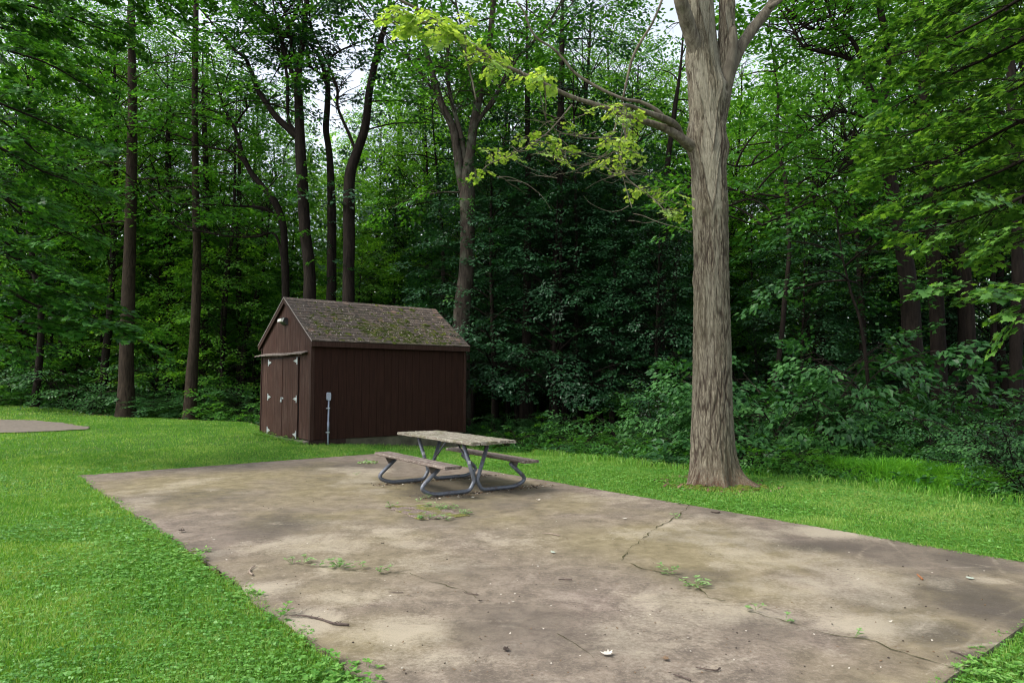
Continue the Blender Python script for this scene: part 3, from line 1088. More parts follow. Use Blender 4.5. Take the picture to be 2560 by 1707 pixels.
# ------------------------------------------------------------------ picnic table
TX, TY, TA, TL = -.891, 10.61, -.9654, 2.28
tab = empty('picnic_table', (TX, TY, 0.006), TA, 'weathered grey picnic table with attached benches on bent steel tube frames', 'picnic table')
m, nt, b = newmat('lichen_wood')
f = noise(nt, 22, 8, .7, stretch=(.08, 1, 1))
g = noise(nt, 26, 6, .7)
h = noise(nt, 5, 5, .65)
cc = ramp(nt, f, [(.3, (.05, .038, .03)), (.5, (.17, .145, .115)), (.7, (.32, .29, .24))])
cc = mix(nt, ramp(nt, g, [(.50, 0), (.62, .75)]), cc, (.33, .34, .27))
cc = mix(nt, ramp(nt, h, [(.52, 0), (.66, .55)]), cc, (.10, .10, .04))
nt.links.new(cc, b.inputs['Base Color'])
b.inputs['Roughness'].default_value = .92
b.inputs['Specular IOR Level'].default_value = .2
bump(nt, f, .9, .012, b, bump(nt, g, .6, .01, None))
MTOP = m
m, nt, b = newmat('bench_wood')
f = noise(nt, 22, 8, .7, stretch=(.08, 1, 1))
g = noise(nt, 30, 6, .7)
cc = ramp(nt, f, [(.3, (.045, .03, .026)), (.5, (.13, .10, .085)), (.7, (.25, .205, .18))])
cc = mix(nt, ramp(nt, g, [(.52, 0), (.66, .65)]), cc, (.38, .36, .30))
nt.links.new(cc, b.inputs['Base Color'])
b.inputs['Roughness'].default_value = .9
b.inputs['Specular IOR Level'].default_value = .2
bump(nt, f, .9, .012, b)
MBEN = m


def plank(name, mat, y0, y1, z0, z1, xa, xb, seed, rough=.006):
    """subdivided plank with worn edges"""
    rg = RS(seed)
    nx_, na = 90, 4
    xs = np.linspace(xa, xb, nx_)
    prof = []
    wd, th = y1 - y0, z1 - z0
    e = .010
    prof = [(y0 + e, z0), (y1 - e, z0), (y1, z0 + e), (y1, z1 - e), (y1 - e, z1), (y0 + wd * .66, z1), (y0 + wd * .33, z1), (y0 + e, z1), (y0, z1 - e), (y0, z0 + e)]
    k = len(prof)
    P = np.zeros((nx_, k, 3))
    for i, x in enumerate(xs):
        for j, (y, z) in enumerate(prof):
            P[i, j] = (x, y, z)
    n1 = fbm(P * (9, 40, 40) + seed * 3.3, seed, 4) - .5
    n2 = fbm(P * (9, 40, 40) + seed * 7.7, seed + 3, 4) - .5
    endk = np.clip(1 - np.minimum(np.arange(nx_), np.arange(nx_)[::-1]) / 3, 0, 1)[:, None]
    P[..., 1] += n1 * rough * 2.2
    P[..., 2] += n2 * rough * 2.0
    P[..., 0] += endk * n1 * .05
    q = []
    for i in range(nx_ - 1):
        for j in range(k):
            q.append((i * k + j, i * k + (j + 1) % k, (i + 1) * k + (j + 1) % k, (i + 1) * k + j))
    mb = MB()
    mb.add(P.reshape(-1, 3), [f[::-1] for f in q] + [tuple(range(k)), tuple(range(nx_ * k - 1, nx_ * k - k - 1, -1))])
    return mb.build(name, mat, tab)


hl = TL / 2
for i in range(5):
    y0 = -.378 + i * .1525
    plank('tabletop_plank', MTOP, y0, y0 + .139, .718, .762, -hl + rg.uniform(-.012, .012), hl + rg.uniform(-.012, .012), 20 + i, .008)
for s in (-1, 1):
    y0, y1 = sorted((s * .515, s * .775))
    ob = plank('bench_seat', MBEN, y0, y1, .418, .462, -hl + .0, hl, 40 + s, .005)
m, nt, b = newmat('steel_tube')
f = noise(nt, 9, 7, .7)
g = noise(nt, 40, 5, .7)
cc = ramp(nt, g, [(.35, (.085, .095, .115)), (.65, (.15, .165, .19))])
cc = mix(nt, ramp(nt, f, [(.52, 0), (.66, .85)]), cc, (.085, .055, .045))
nt.links.new(cc, b.inputs['Base Color'])
b.inputs['Metallic'].default_value = .4
nt.links.new(ramp(nt, f, [(.4, .36), (.65, .7)]), b.inputs['Roughness'])
M['steel'] = m
M['rust'] = simple('rusty_steel', (.10, .085, .075), .6, metal=.4, var=.4, scale=14)
sticker = simple('sticker', (.62, .62, .64), .5, var=.25, scale=60)


def rounded(P, r=.1, k=7):
    P = [np.array(p, float) for p in P]
    out_ = [P[0]]
    for i in range(1, len(P) - 1):
        a, b_, c = P[i - 1], P[i], P[i + 1]
        rr = min(r, np.linalg.norm(a - b_) * .49, np.linalg.norm(c - b_) * .49)
        p0 = b_ + (a - b_) / np.linalg.norm(a - b_) * rr
        p2 = b_ + (c - b_) / np.linalg.norm(c - b_) * rr
        for t in np.linspace(0, 1, k):
            out_.append((1 - t) ** 2 * p0 + 2 * t * (1 - t) * b_ + t * t * p2)
    out_.append(P[-1])
    return np.array(out_)


TR = .029
for ux in (.66, -.74):
    for s in (-1, 1):
        P = rounded([(ux, s * .205, .69), (ux, s * -.0 + s * .035, .20), (ux, s * .03, .155), (ux, s * .10, TR), (ux, s * .70, TR), (ux, s * .90, .12), (ux, s * .60, .375)], .13, 9)
        mb = MB()
        mb.tube(P, TR, 14)
        fr = mb.build('frame_tube', M['steel'], tab, True)
        mb = MB()   # gusset plate below the bench
        g4 = [(ux - .004, s * .585, .414), (ux - .004, s * .77, .414), (ux - .004, s * .705, .30), (ux - .004, s * .66, .31)]
        mb.prism(g4, 0, 0, (.008, 0, 0))
        mb.box((ux - .03, min(s * .56, s * .77), .408), (ux + .03, max(s * .56, s * .77), .415))
        mb.build('gusset_plate', M['rust'], tab)
        if s < 0:
            tt_ = .42
            c = np.array([ux + (TR + .001), s * .125, .44])
            mb = MB()
            mb.box((ux + TR - .001, c[1] - .018, .415), (ux + TR + .002, c[1] + .018, .462))
            mb.build('sticker', sticker, fr)
    mb = MB()
    mb.box((ux - .02, -.34, .70), (ux + .02, .34, .716))
    mb.build('crossbar', M['rust'], tab)
    sx_ = 1 if ux > 0 else -1
    mb = MB()
    mb.tube([(ux - sx_ * .03, 0, .26), (ux - sx_ * .58, 0, .70)], .014, 8)
    mb.build('brace', M['steel'], tab, True)

# ------------------------------------------------------------------ foliage toolkit
def norm(a):
    return a / (np.linalg.norm(a, axis=-1, keepdims=True) + 1e-9)


KITE = np.array([(0, 0, 0), (.42, .30, .05), (1, 0, -.04), (.42, -.30, .05)])
OVAL = np.array([(0, 0, 0), (.25, .20, .03), (.62, .20, .02), (1, 0, -.06), (.62, -.20, .02), (.25, -.20, .03)])
_mp = [(0, 0), (.10, .22), (-.05, .42), (.22, .36), (.34, .62), (.50, .40), (.66, .44), (.62, .22), (1.0, 0)]
MAPLE = np.array([(x, y, .05 * abs(y) * 2 - .10 * x * x) for x, y in _mp] + [(x, -y, .05 * abs(y) * 2 - .10 * x * x) for x, y in _mp[-2:0:-1]])


def leaves_mesh(name, pos, d, nrm, size, tint, mat, shape=KITE, asp=None):
    n = len(pos)
    y = norm(np.cross(nrm, d))
    z = norm(np.cross(d, y))
    if asp is not None: y = y * np.asarray(asp).reshape(-1, 1)
    k = len(shape)
    v = (shape[None, :, 0, None] * d[:, None, :] + shape[None, :, 1, None] * y[:, None, :] + shape[None, :, 2, None] * z[:, None, :]) * np.asarray(size).reshape(-1, 1, 1) + pos[:, None, :]
    f = np.arange(n * k).reshape(n, k)
    return mesh_np(name, v.reshape(-1, 3), f, [mat], attrs={'tint': ('FACE', np.clip(tint, 0, 1))})


def make_spray(seed, n_side=7, L=1.0, per=6, fan=0.62, droop=.16):
    """flat layered spray of leaves round a branching twig along +X; returns pos, dir, normal, twig polylines"""
    rg = RS(seed)
    P, D, Nn = [], [], []
    tw = []
    mx = np.linspace(0, L, 6)
    tw.append(np.c_[mx, np.zeros(6), -droop * mx ** 2])
    for i in range(n_side):
        t = .12 + .86 * i / n_side
        s = 1 if i % 2 else -1
        a = s * (math.radians(52) + rg.normal(0, .15))
        l = L * fan * (1.05 - t * .75) * rg.uniform(.75, 1.2)
        b0 = np.array([t * L, 0, -droop * (t * L) ** 2])
        dd = np.array([math.cos(a), math.sin(a), rg.normal(0, .06)])
        k = max(2, int(per * l / (L * fan) + 1))
        tw.append(np.array([b0, b0 + dd * l]))
        for j in range(k):
            u = (j + .6) / k
            p = b0 + dd * l * u + np.array([0, 0, -droop * (l * u) ** 2])
            la = a + (1 if j % 2 else -1) * rg.uniform(.3, .95)
            if j == k - 1: la = a
            P.append(p + rg.normal(0, .012, 3))
            D.append((math.cos(la), math.sin(la), -.18 + rg.normal(0, .16)))
            Nn.append((rg.normal(0, .28), rg.normal(0, .28), 1))
    for j in range(4):
        x = L * (.8 + .07 * j)
        la = (1 if j % 2 else -1) * rg.uniform(.2, .9)
        P.append((x, 0, -droop * x * x))
        D.append((math.cos(la), math.sin(la), -.2))
        Nn.append((rg.normal(0, .2), rg.normal(0, .2), 1))
    return np.array(P), norm(np.array(D, float)), norm(np.array(Nn)), tw


SPR = [make_spray(s, 7, 1.0, 6) for s in range(6)]           # ~35 leaves
SPR_S = [make_spray(50 + s, 5, 1.0, 4, .7) for s in range(5)]   # ~18 leaves


class Foliage:
    """collects sprays and bits, then bakes them into one leaf mesh"""
    def __init__(s, seed):
        s.rg = RS(seed)
        s.pos, s.d, s.n, s.sz, s.t = [], [], [], [], []
        s.tw = MB()

    def spray(s, p, dirn, scale, leaf, roll=.25, tint=0.5, tvar=.18, lib=SPR, twig=False, up=(0, 0, 1)):
        rg = s.rg
        P, D, Nn, tw = lib[rg.randint(len(lib))]
        x = np.asarray(dirn, float)
        x = x / (np.linalg.norm(x) + 1e-9)
        u = np.asarray(up, float) + rg.normal(0, roll, 3)
        y = np.cross(u, x)
        y /= np.linalg.norm(y) + 1e-9
        z = np.cross(x, y)
        R = np.stack([x, y, z], 0)
        s.pos.append((P + rg.normal(0, .035, P.shape)) * scale @ R + p)
        s.d.append(D @ R)
        s.n.append(Nn @ R)
        s.sz.append(leaf * rg.uniform(.7, 1.2, len(P)))
        s.t.append(tint + rg.normal(0, .07) + rg.normal(0, tvar, len(P)))
        if twig:
            for k, t in enumerate(tw):
                q = t * scale @ R + p
                s.tw.tube(q, np.linspace(.006 if k == 0 else .0035, .002, len(q)) * max(scale, .6), 4, False)

    def count(s):
        return sum(len(a) for a in s.pos)

    def mesh(s, name, mat, shape=KITE, off=(0, 0, 0)):
        return leaves_mesh(name, np.vstack(s.pos) - np.asarray(off), np.vstack(s.d), np.vstack(s.n), np.concatenate(s.sz), np.concatenate(s.t), mat, shape)


def limb_curve(rg, p0, az, el0, el1, L, n=6, wob=.12):
    P = [np.array(p0, float)]
    for i in range(n - 1):
        t = i / (n - 2) if n > 2 else 0
        el = el0 + (el1 - el0) * t
        a = az + rg.normal(0, wob)
        P.append(P[-1] + L / (n - 1) * np.array([math.cos(a) * math.cos(el), math.sin(a) * math.cos(el), math.sin(el) + rg.normal(0, wob * .4)]))
    return np.array(P)


def dress(fo, bm, curve, r0, leaf=.12, sub_len=1.4, step=.5, spray=.9, start=.3, tint=.5, tvar=.2, lib=SPR, sides=5, twig=False, flat=True, droop=0.0):
    """side shoots with sprays along a limb"""
    rg = fo.rg
    C = smooth_path(curve, 12)
    seg = np.linalg.norm(np.diff(C, axis=0), axis=1)
    L = seg.sum()
    cum = np.r_[0, np.cumsum(seg)]
    if bm is not None and r0 > 0:
        bm.tube(C, np.linspace(r0, max(.006, r0 * .25), len(C)), sides, False)
    s = start * L
    k = rg.randint(2)
    while s < L:
        i = min(np.searchsorted(cum, s), len(C) - 1)
        p = C[i - 1] + (C[i] - C[i - 1]) * ((s - cum[i - 1]) / max(seg[i - 1], 1e-6)) if i > 0 else C[0]
        t = norm(C[i] - C[i - 1]) if i > 0 else norm(C[1] - C[0])
        az = math.atan2(t[1], t[0]) + (1 if k % 2 else -1) * rg.uniform(.5, 1.15)
        k += 1
        l = sub_len * (1.15 - .8 * s / L) * rg.uniform(.6, 1.25)
        el = rg.normal(.05, .18) - droop if flat else math.asin(np.clip(t[2], -1, 1)) * .6 + rg.normal(0, .35)
        q = limb_curve(rg, p, az, el, el - .25, l, 4, .15)
        if bm is not None:
            bm.tube(q, np.linspace(max(.008, r0 * .22), .005, 4), 3, False)
        m = max(1, int(l / (spray * .55)))
        for j in range(m):
            u = (j + 1) / m
            a = min(int(u * 3), 2)
            pp = q[a] + (q[a + 1] - q[a]) * (u * 3 - a)
            dd = norm(q[a + 1] - q[a]) * 1.0
            an = 0 if j == m - 1 else (1 if j % 2 else -1) * rg.uniform(.3, .9)
            ca, sa_ = math.cos(an), math.sin(an)
            dd = np.array([dd[0] * ca - dd[1] * sa_, dd[0] * sa_ + dd[1] * ca, dd[2] * .4 - .12 + rg.normal(0, .1)])
            fo.spray(pp, dd, spray * rg.uniform(.7, 1.2), leaf, .22 if flat else .5, tint, tvar, lib, twig)
        s += step * rg.uniform(.7, 1.3)
    fo.spray(C[-1], C[-1] - C[-2], spray, leaf, .22, tint, tvar, lib, twig)


# ---- prototypes of the trees that fill the wood (built at the origin, copied later)
def proto_tree(seed, H, R, z0, nl, trunk_r, leafm, bark, leaf=.13, step=.55, sub=1.6, spray=1.0, el=(.5, .05), lean=.3, tint=.5, shape='maple', lib=SPR):
    rg = RS(seed)
    fo = Foliage(seed + 1)
    tb, bb = MB(), MB()
    T = [np.array([0, 0, -.4])]
    for i in range(9):
        T.append(np.array([lean * H / 12 * math.sin(i * .5 + seed) * .5, lean * H / 12 * math.cos(i * .4 + seed * 2) * .5, H * (i + 1) / 9.]))
    T[1][:2] *= .3
    T = smooth_path(T, 30)
    zz = T[:, 2] / H
    rad = trunk_r * (1 - .78 * np.clip(zz, 0, 1)) * (1 + .5 * np.exp(-np.clip(T[:, 2], 0, 9) / .25))
    tb.tube(T, rad, 10, False)
    for i in range(nl):
        u = (i + rg.rand()) / nl
        z = z0 + (H - z0) * u ** .9
        k = np.searchsorted(T[:, 2], z)
        k = min(max(k, 1), len(T) - 1)
        p = T[k]
        az = i * 2.4 + rg.normal(0, .4)
        prof = {'maple': (1 - u) ** .55 * .85 + .15, 'oak': math.sin(PI * min(1, u * .8 + .2)) ** .7}[shape]
        L = R * prof * rg.uniform(.75, 1.15)
        e0 = el[0] + (1 - el[0]) * u * .8
        c = limb_curve(rg, p, az, e0, el[1] + .6 * u, L, 6)
        dress(fo, bb, c, max(.018, trunk_r * .33 * (1 - u * .7)), leaf, sub, step, spray, .18 if L < 3 else .28, tint, .2, lib)
    return tb.mesh('trunk', bark, True), bb.mesh('branches', bark, True), fo.mesh('crown', leafm), fo.count()


GROUPS = {}


def put_proto(pr, name, loc, rz, sc, label, cat, group=None):
    o = empty(name, loc, rz, label, cat, group)
    o.scale = sc if hasattr(sc, '__len__') else (sc, sc, sc)
    link('trunk', pr[0], o)
    link('branches', pr[1], o)
    link('crown', pr[2], o)
    return o


import time
_t0 = time.time()
PR = {
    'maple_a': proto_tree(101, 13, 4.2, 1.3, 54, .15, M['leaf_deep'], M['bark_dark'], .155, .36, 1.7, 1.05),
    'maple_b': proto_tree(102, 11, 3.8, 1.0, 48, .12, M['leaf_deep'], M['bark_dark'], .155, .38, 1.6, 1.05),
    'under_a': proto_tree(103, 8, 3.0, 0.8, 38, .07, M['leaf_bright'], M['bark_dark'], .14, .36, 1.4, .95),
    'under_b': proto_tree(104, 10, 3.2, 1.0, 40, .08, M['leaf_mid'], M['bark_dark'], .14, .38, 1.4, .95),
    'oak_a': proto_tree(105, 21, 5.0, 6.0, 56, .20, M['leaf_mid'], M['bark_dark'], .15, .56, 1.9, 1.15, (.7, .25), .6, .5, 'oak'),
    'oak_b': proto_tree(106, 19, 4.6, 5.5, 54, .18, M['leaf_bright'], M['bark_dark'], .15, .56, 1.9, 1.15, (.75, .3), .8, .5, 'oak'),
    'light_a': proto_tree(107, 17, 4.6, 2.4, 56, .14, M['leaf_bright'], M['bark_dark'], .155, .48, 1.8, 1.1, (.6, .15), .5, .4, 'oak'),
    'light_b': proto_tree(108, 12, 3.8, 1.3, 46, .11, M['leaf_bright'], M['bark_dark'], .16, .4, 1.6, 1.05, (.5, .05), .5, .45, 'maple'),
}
print('protos', {k: v[3] for k, v in PR.items()}, round(time.time() - _t0, 1))


def at(px, depth, py=None):
    """place on the ground under a photo column at a distance"""
    p = unp(px, 900, depth=depth)
    return float(p[0]), float(depth), float(hgt(p[0], depth))


# fill trees: (proto, px, depth, scale, label or None)
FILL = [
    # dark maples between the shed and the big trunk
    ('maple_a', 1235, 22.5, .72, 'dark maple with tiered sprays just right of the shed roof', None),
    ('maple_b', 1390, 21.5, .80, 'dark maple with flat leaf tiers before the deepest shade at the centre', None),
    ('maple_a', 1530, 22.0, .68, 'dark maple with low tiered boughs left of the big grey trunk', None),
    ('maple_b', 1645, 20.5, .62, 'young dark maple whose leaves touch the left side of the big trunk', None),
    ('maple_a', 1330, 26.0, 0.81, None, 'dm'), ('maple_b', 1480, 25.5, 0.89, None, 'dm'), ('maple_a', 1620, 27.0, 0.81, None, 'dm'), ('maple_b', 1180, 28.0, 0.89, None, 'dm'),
    ('maple_a', 1420, 30.0, 0.89, None, 'dm'), ('maple_b', 1560, 31.0, 0.96, None, 'dm'), ('maple_a', 1270, 32.0, 0.93, None, 'dm'),
    # right-hand wood
    ('oak_a', 2130, 24.5, .72, None, 'ol'), ('oak_a', 2360, 21.5, .78, None, 'ol'), ('oak_b', 2560, 19.5, .8, None, 'ol'), ('maple_a', 2480, 27.0, 1.0, None, 'dr'), ('maple_b', 2250, 29.0, .95, None, 'dr'),
    ('maple_a', 2700, 25.0, 1.0, None, 'dr'), ('maple_a', 2050, 27.0, .8, None, 'dr'), ('under_b', 1890, 26.0, .9, None, 'dr'), ('maple_b', 2380, 29.0, 1.1, None, 'dr'), ('maple_a', 2200, 33.0, .9, None, 'dr'),
    ('maple_b', 2010, 22.5, .62, None, 'dr'), ('light_b', 1930, 33.0, 1.0, None, 'lr'), ('light_a', 1840, 30.0, .95, None, 'lr'), ('light_a', 2060, 37.0, 1.1, None, 'lr'), ('light_b', 1760, 35.0, 1.15, None, 'lr'), ('light_a', 1960, 29.5, .85, None, 'lr'),
    ('light_a', 1870, 38.0, 1.1, None, 'lr'), ('light_a', 1450, 33.0, .95, None, 'lc'), ('light_b', 1290, 34.0, 1.25, None, 'lc'), ('light_a', 1600, 36.0, 1.0, None, 'lc'), ('light_b', 1380, 38.0, 1.3, None, 'lc'), ('oak_a', 2420, 34.0, 1.0, None, 'ol'), ('oak_b', 1700, 39.0, 1.0, None, 'ol'),
    # behind and left of the shed
    ('under_a', 560, 28.0, .9, 'low green tree filling the gap between the thinner bare trunk and the shed', None),
    ('under_b', 640, 31.0, 1.0, None, 'ls'), ('under_a', 390, 30.0, .95, None, 'ls'), ('under_b', 250, 32.0, 1.05, None, 'ls'), ('under_a', 130, 33.0, 1.1, None, 'ls'), ('maple_b', 470, 34.0, .9, None, 'ls'),
    ('maple_b', 40, 31.0, 1.05, None, 'ls'), ('maple_a', -80, 34.0, 1.1, None, 'ls'), ('under_b', 760, 29.5, .8, None, 'ls'), ('under_a', 900, 28.0, .85, None, 'ls'), ('under_b', 990, 30.5, 1.0, None, 'ls'), ('maple_b', 1080, 31.0, .95, None, 'ls'),
    ('light_a', 420, 31.0, 1.0, None, 'lf'), ('light_a', 1050, 31.5, .95, None, 'lf'), ('light_a', 640, 35.0, 1.0, None, 'lf'), ('light_b', 160, 31.0, 1.2, None, 'lf'), ('light_a', 930, 33.0, .85, None, 'lf'),
    ('light_b', 560, 36.0, 1.1, None, 'lf'), ('light_a', 690, 38.0, .9, None, 'lf'), ('light_b', 840, 35.0, 1.05, None, 'lf'), ('light_a', 980, 39.0, .95, None, 'lf'), ('light_b', 440, 40.0, 1.2, None, 'lf'), ('light_a', 330, 38.0, 1.0, None, 'lf'),
    ('light_b', 180, 39.0, 1.2, None, 'lf'), ('light_a', 1120, 37.0, .95, None, 'lf'), ('light_b', 730, 33.5, .9, None, 'lf'), ('light_b', 1010, 34.0, .9, None, 'lf'),
    ('oak_a', 500, 37.0, .9, None, 'of'), ('oak_b', 390, 35.0, .85, None, 'of'), ('oak_a', 200, 35.0, 1.0, None, 'of'), ('oak_b', 60, 38.0, 1.05, None, 'of'), ('oak_a', -60, 30.0, .9, None, 'of'),
    ('oak_b', 90, 27.5, .85, None, 'of'), ('oak_a', 260, 28.5, .8, None, 'of'), ('oak_a', 1120, 34.5, .9, None, 'of'),
    ('oak_b', 1290, 29.5, .9, None, 'of'), ('oak_a', 1450, 28.5, .85, None, 'of'), ('oak_b', 1600, 30, .85, None, 'of'), ('oak_b', 2300, 26, .85, None, 'ol'), ('oak_a', 2520, 25, .85, None, 'ol'),
    ('oak_b', 1330, 38.0, 1.05, None, 'of'), ('oak_a', 1500, 37.0, 1.0, None, 'of'), ('oak_a', 1010, 36.0, .85, None, 'of'),
]
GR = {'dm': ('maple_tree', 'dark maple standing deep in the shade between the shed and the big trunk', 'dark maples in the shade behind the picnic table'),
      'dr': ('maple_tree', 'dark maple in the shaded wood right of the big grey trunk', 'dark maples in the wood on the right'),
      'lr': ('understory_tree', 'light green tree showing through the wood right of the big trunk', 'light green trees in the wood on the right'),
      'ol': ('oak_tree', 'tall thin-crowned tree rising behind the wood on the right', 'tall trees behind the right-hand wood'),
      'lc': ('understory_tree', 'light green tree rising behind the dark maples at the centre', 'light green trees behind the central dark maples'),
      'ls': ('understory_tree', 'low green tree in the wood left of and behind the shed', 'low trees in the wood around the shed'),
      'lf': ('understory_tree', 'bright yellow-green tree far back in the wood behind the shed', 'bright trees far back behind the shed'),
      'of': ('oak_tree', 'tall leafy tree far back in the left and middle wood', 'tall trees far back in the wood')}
for i_, px_ in enumerate(range(-140, 2760, 95)):
    left_ = px_ < 1180
    FILL.append((('under_b', 'maple_b', 'light_b', 'maple_a')[i_ % 4 if left_ else (1, 3, 0, 1)[i_ % 4]], px_ + (i_ * 37) % 50 - 25, 34 + (i_ * 7) % 6, .72, None, 'ls' if left_ else ('dm' if px_ < 1720 else 'dr')))
rg = RS(77)
for (pk, px, dep, sc, lab, g) in FILL:
    x, y, z = at(px, dep)
    s = (sc * rg.uniform(.92, 1.08), sc * rg.uniform(.92, 1.08), sc)
    if lab:
        put_proto(PR[pk], 'maple_tree' if 'maple' in pk else 'understory_tree', (x, y, z), rg.uniform(0, 6.28), s, lab, 'tree')
    else:
        nm, lb, gp = GR[g]
        put_proto(PR[pk], nm, (x, y, z), rg.uniform(0, 6.28), s, lb, 'tree', gp)

# ---- trees whose trunks show: photo paths at a real distance
WTREES = []


def path3(pts, depth, bend=0.0, d1=None):
    n = len(pts)
    out_ = []
    for i, p in enumerate(pts):
        d = depth + (0 if d1 is None else (d1 - depth) * i / (n - 1))
        q = unp(p[0], p[1], depth=d)
        out_.append((*q, p[2] / 2 * d / F if len(p) > 2 else 0))
    return np.array(out_)


def woodtree(name, label, depth, trunk, limbs=(), mat='bark_dark', leafm=None, seed=1, top=4.5, crown=True, nl=9, R=2.6, leaf=.16, low=(), tint=.5, flare=1.35, group=None, ivy=0, cat='tree', tstep=.6, auto=3):
    rg = RS(seed)
    low = list(low) + [(7.5 + 8 * (i + rg.rand()) / max(auto, 1), rg.uniform(0, 6.28), R * rg.uniform(.8, 1.3), rg.uniform(.0, .4)) for i in range(auto)]
    P = path3(trunk, depth)
    bx, by = P[0, 0], depth
    gz = float(hgt(bx, by))
    if P[0, 2] - gz > .3:
        # carry the bole straight down to the soil behind whatever hides it
        k0 = P[0].copy()
        k0[2] = gz + .0
        k0[3] *= 1.12
        P = np.vstack([k0, P])
    else:
        P[0, 2] = gz
    base = np.array([bx, by, gz])
    n = max(24, int(len(P) * 7))
    C = smooth_path(P, n)
    rr = np.maximum(C[:, 3], .02)
    hh = C[:, 2] - gz
    rr = rr * (1 + (flare - 1) * np.exp(-np.clip(hh, 0, 99) / .35))
    C[0, 2] -= .3
    tb = MB()
    v, q = tube_np(C[:, :3] - base, rr, 16)
    nz = fbm(v * (3, 3, .8) + seed, seed, 3) - .5
    cen = np.repeat(C[:, :3] - base, 16, axis=0)
    v = cen + (v - cen) * (1 + nz[:, None] * .28)
    tb.addq(v, q)
    o = empty(name, base, 0, label, cat, group)
    bb = MB()
    fo = Foliage(seed + 7)
    tips = [(C[-1, :3], norm(C[-1, :3] - C[-4, :3]), rr[-1])]
    for L in limbs:
        dd1 = L[0] if not hasattr(L[0], '__len__') else None
        pts = L[1:] if dd1 is not None else L
        Q = smooth_path(path3(pts, depth, d1=dd1), 8 * len(pts))
        bb.tube(Q[:, :3] - base, np.maximum(Q[:, 3], .012), 9, True)
        tips.append((Q[-1, :3], norm(Q[-1, :3] - Q[-4, :3]), max(Q[-1, 3], .02)))
        # small twigs along the limbs
        for k in range(5 * len(pts)):
            i = rg.randint(len(Q) // 3, len(Q))
            az = rg.uniform(0, 6.28)
            c = limb_curve(rg, Q[i, :3], az, rg.uniform(.1, .9), .2, rg.uniform(.6, 1.6), 4)
            bb.tube(c - base, np.linspace(.018, .006, 4), 4, False)
            if rg.rand() < .8:
                fo.spray(c[-1], c[-1] - c[-2], rg.uniform(.7, 1.0), leaf, .3, tint)
    if crown:
        for (p, d, r) in tips:
            end = p + d * top + np.array([0, 0, top * .4])
            c = smooth_path(np.array([p, p + d * top * .5, end]), 8)
            bb.tube(c - base, np.linspace(r * .9, .02, 8), 7, False)
            for k in range(nl):
                i = rg.randint(1, 8)
                cc_ = limb_curve(rg, c[i], k * 2.4 + rg.rand(), rg.uniform(.2, 1.0), .1, R * rg.uniform(.6, 1.1), 5)
                dress(fo, bb_off(bb, base), cc_, .03, leaf, 1.5, tstep, 1.1, .25, tint)
    for (z, az, L, el) in low:
        i = int(np.argmin(np.abs(C[:, 2] - (gz + z))))
        cc_ = limb_curve(rg, C[i, :3], az, el, el - .45, L, 6)
        dress(fo, bb_off(bb, base), cc_, .03, leaf, 1.2, .5, .95, .3, tint)
    for k in range(ivy):
        i = rg.randint(2, len(C) - 1)
        a = rg.uniform(0, 6.28)
        dv = np.array([math.cos(a), math.sin(a), rg.uniform(-.2, .5)])
        fo.spray(C[i, :3] + dv * rr[i] * .8, dv, rg.uniform(.25, .55), .12, .6, tint - .1, .2, SPR_S)
    tb.build('trunk', M[mat], o, True)
    if bb.v:
        bb.build('branches', M[mat], o, True)
    if fo.pos:
        link('crown', fo.mesh('crown', M[leafm or 'leaf_mid'], KITE, base), o)
    return o


class bb_off:
    def __init__(s, mb, off):
        s.mb, s.off = mb, np.asarray(off)

    def tube(s, pts, rad, sides=8, caps=True):
        s.mb.tube(np.asarray(pts) - s.off, rad, sides, caps)


woodtree('tall_tree', 'thick straight trunk at the lawn edge, wider and further left of the two bare trunks', 25.2,
         [(315, 1043, 44), (316, 950, 36), (318, 830, 33), (322, 700, 30), (325, 597, 28), (331, 340, 24), (330, 180, 20), (328, 20, 18)], mat='bark_brown', seed=3, nl=12, flare=1.25,
         low=[(9.5, 3.0, 3.0, .2), (11, .3, 2.6, .3), (12.5, 3.6, 3, .3), (8.0, 2.6, 2.6, .1), (13, .6, 3, .4), (10.2, -1.2, 3, .2), (12, -1.9, 3, .3), (13.5, -1.0, 3, .3), (8.6, .2, 2.8, .1), (11.6, 2.4, 3, .3), (14, -2.2, 3, .3), (14.6, 3.1, 3.2, .3), (7, 2.9, 2.4, .1)])
woodtree('tall_tree', 'slimmer straight trunk at the lawn edge between the thick bare trunk and the shed', 25.0,
         [(475, 1048, 32), (479, 950, 28), (487, 830, 24), (492, 700, 21), (492, 600, 19), (490, 536, 18), (487, 268, 15), (489, 77, 14), (490, -40, 13)], mat='bark_brown', seed=4, nl=10, flare=1.2,
         low=[(10.5, 3.3, 2.6, .2), (9.2, .2, 2.8, .15), (12.2, .0, 2.6, .3), (11.6, 2.9, 3.0, .3), (13, -1.3, 3, .3), (11, -.9, 3, .2), (13.6, -2.1, 3, .3), (14.4, .3, 3, .3), (9.8, -.4, 2.4, .1), (8.2, 3.1, 2.2, .1), (14.5, 2.9, 3, .3)])
woodtree('leaning_tree', 'dark crooked tree curving to the left above the shed gable', 24.0,
         [(714, 745, 19), (711, 640, 19), (708, 566, 17), (689, 509, 17), (655, 465, 15), (628, 432, 14), (606, 385, 12), (592, 335, 10), (585, 318, 9)],
         limbs=[[(585, 318, 7), (607, 285, 5), (640, 245, 3)], [(588, 325, 7), (560, 290, 5), (510, 270, 4)], [(628, 432, 8), (590, 385, 6), (540, 372, 5), (500, 365, 4)],
                [(708, 566, 8), (689, 540, 8), (660, 520, 6), (590, 515, 5), (500, 510, 3)], [(714, 700, 7), (690, 590, 6), (640, 592, 6), (580, 592, 5), (510, 580, 4)]], seed=5, nl=3, top=2, R=1.8, leafm='leaf_mid', auto=3)
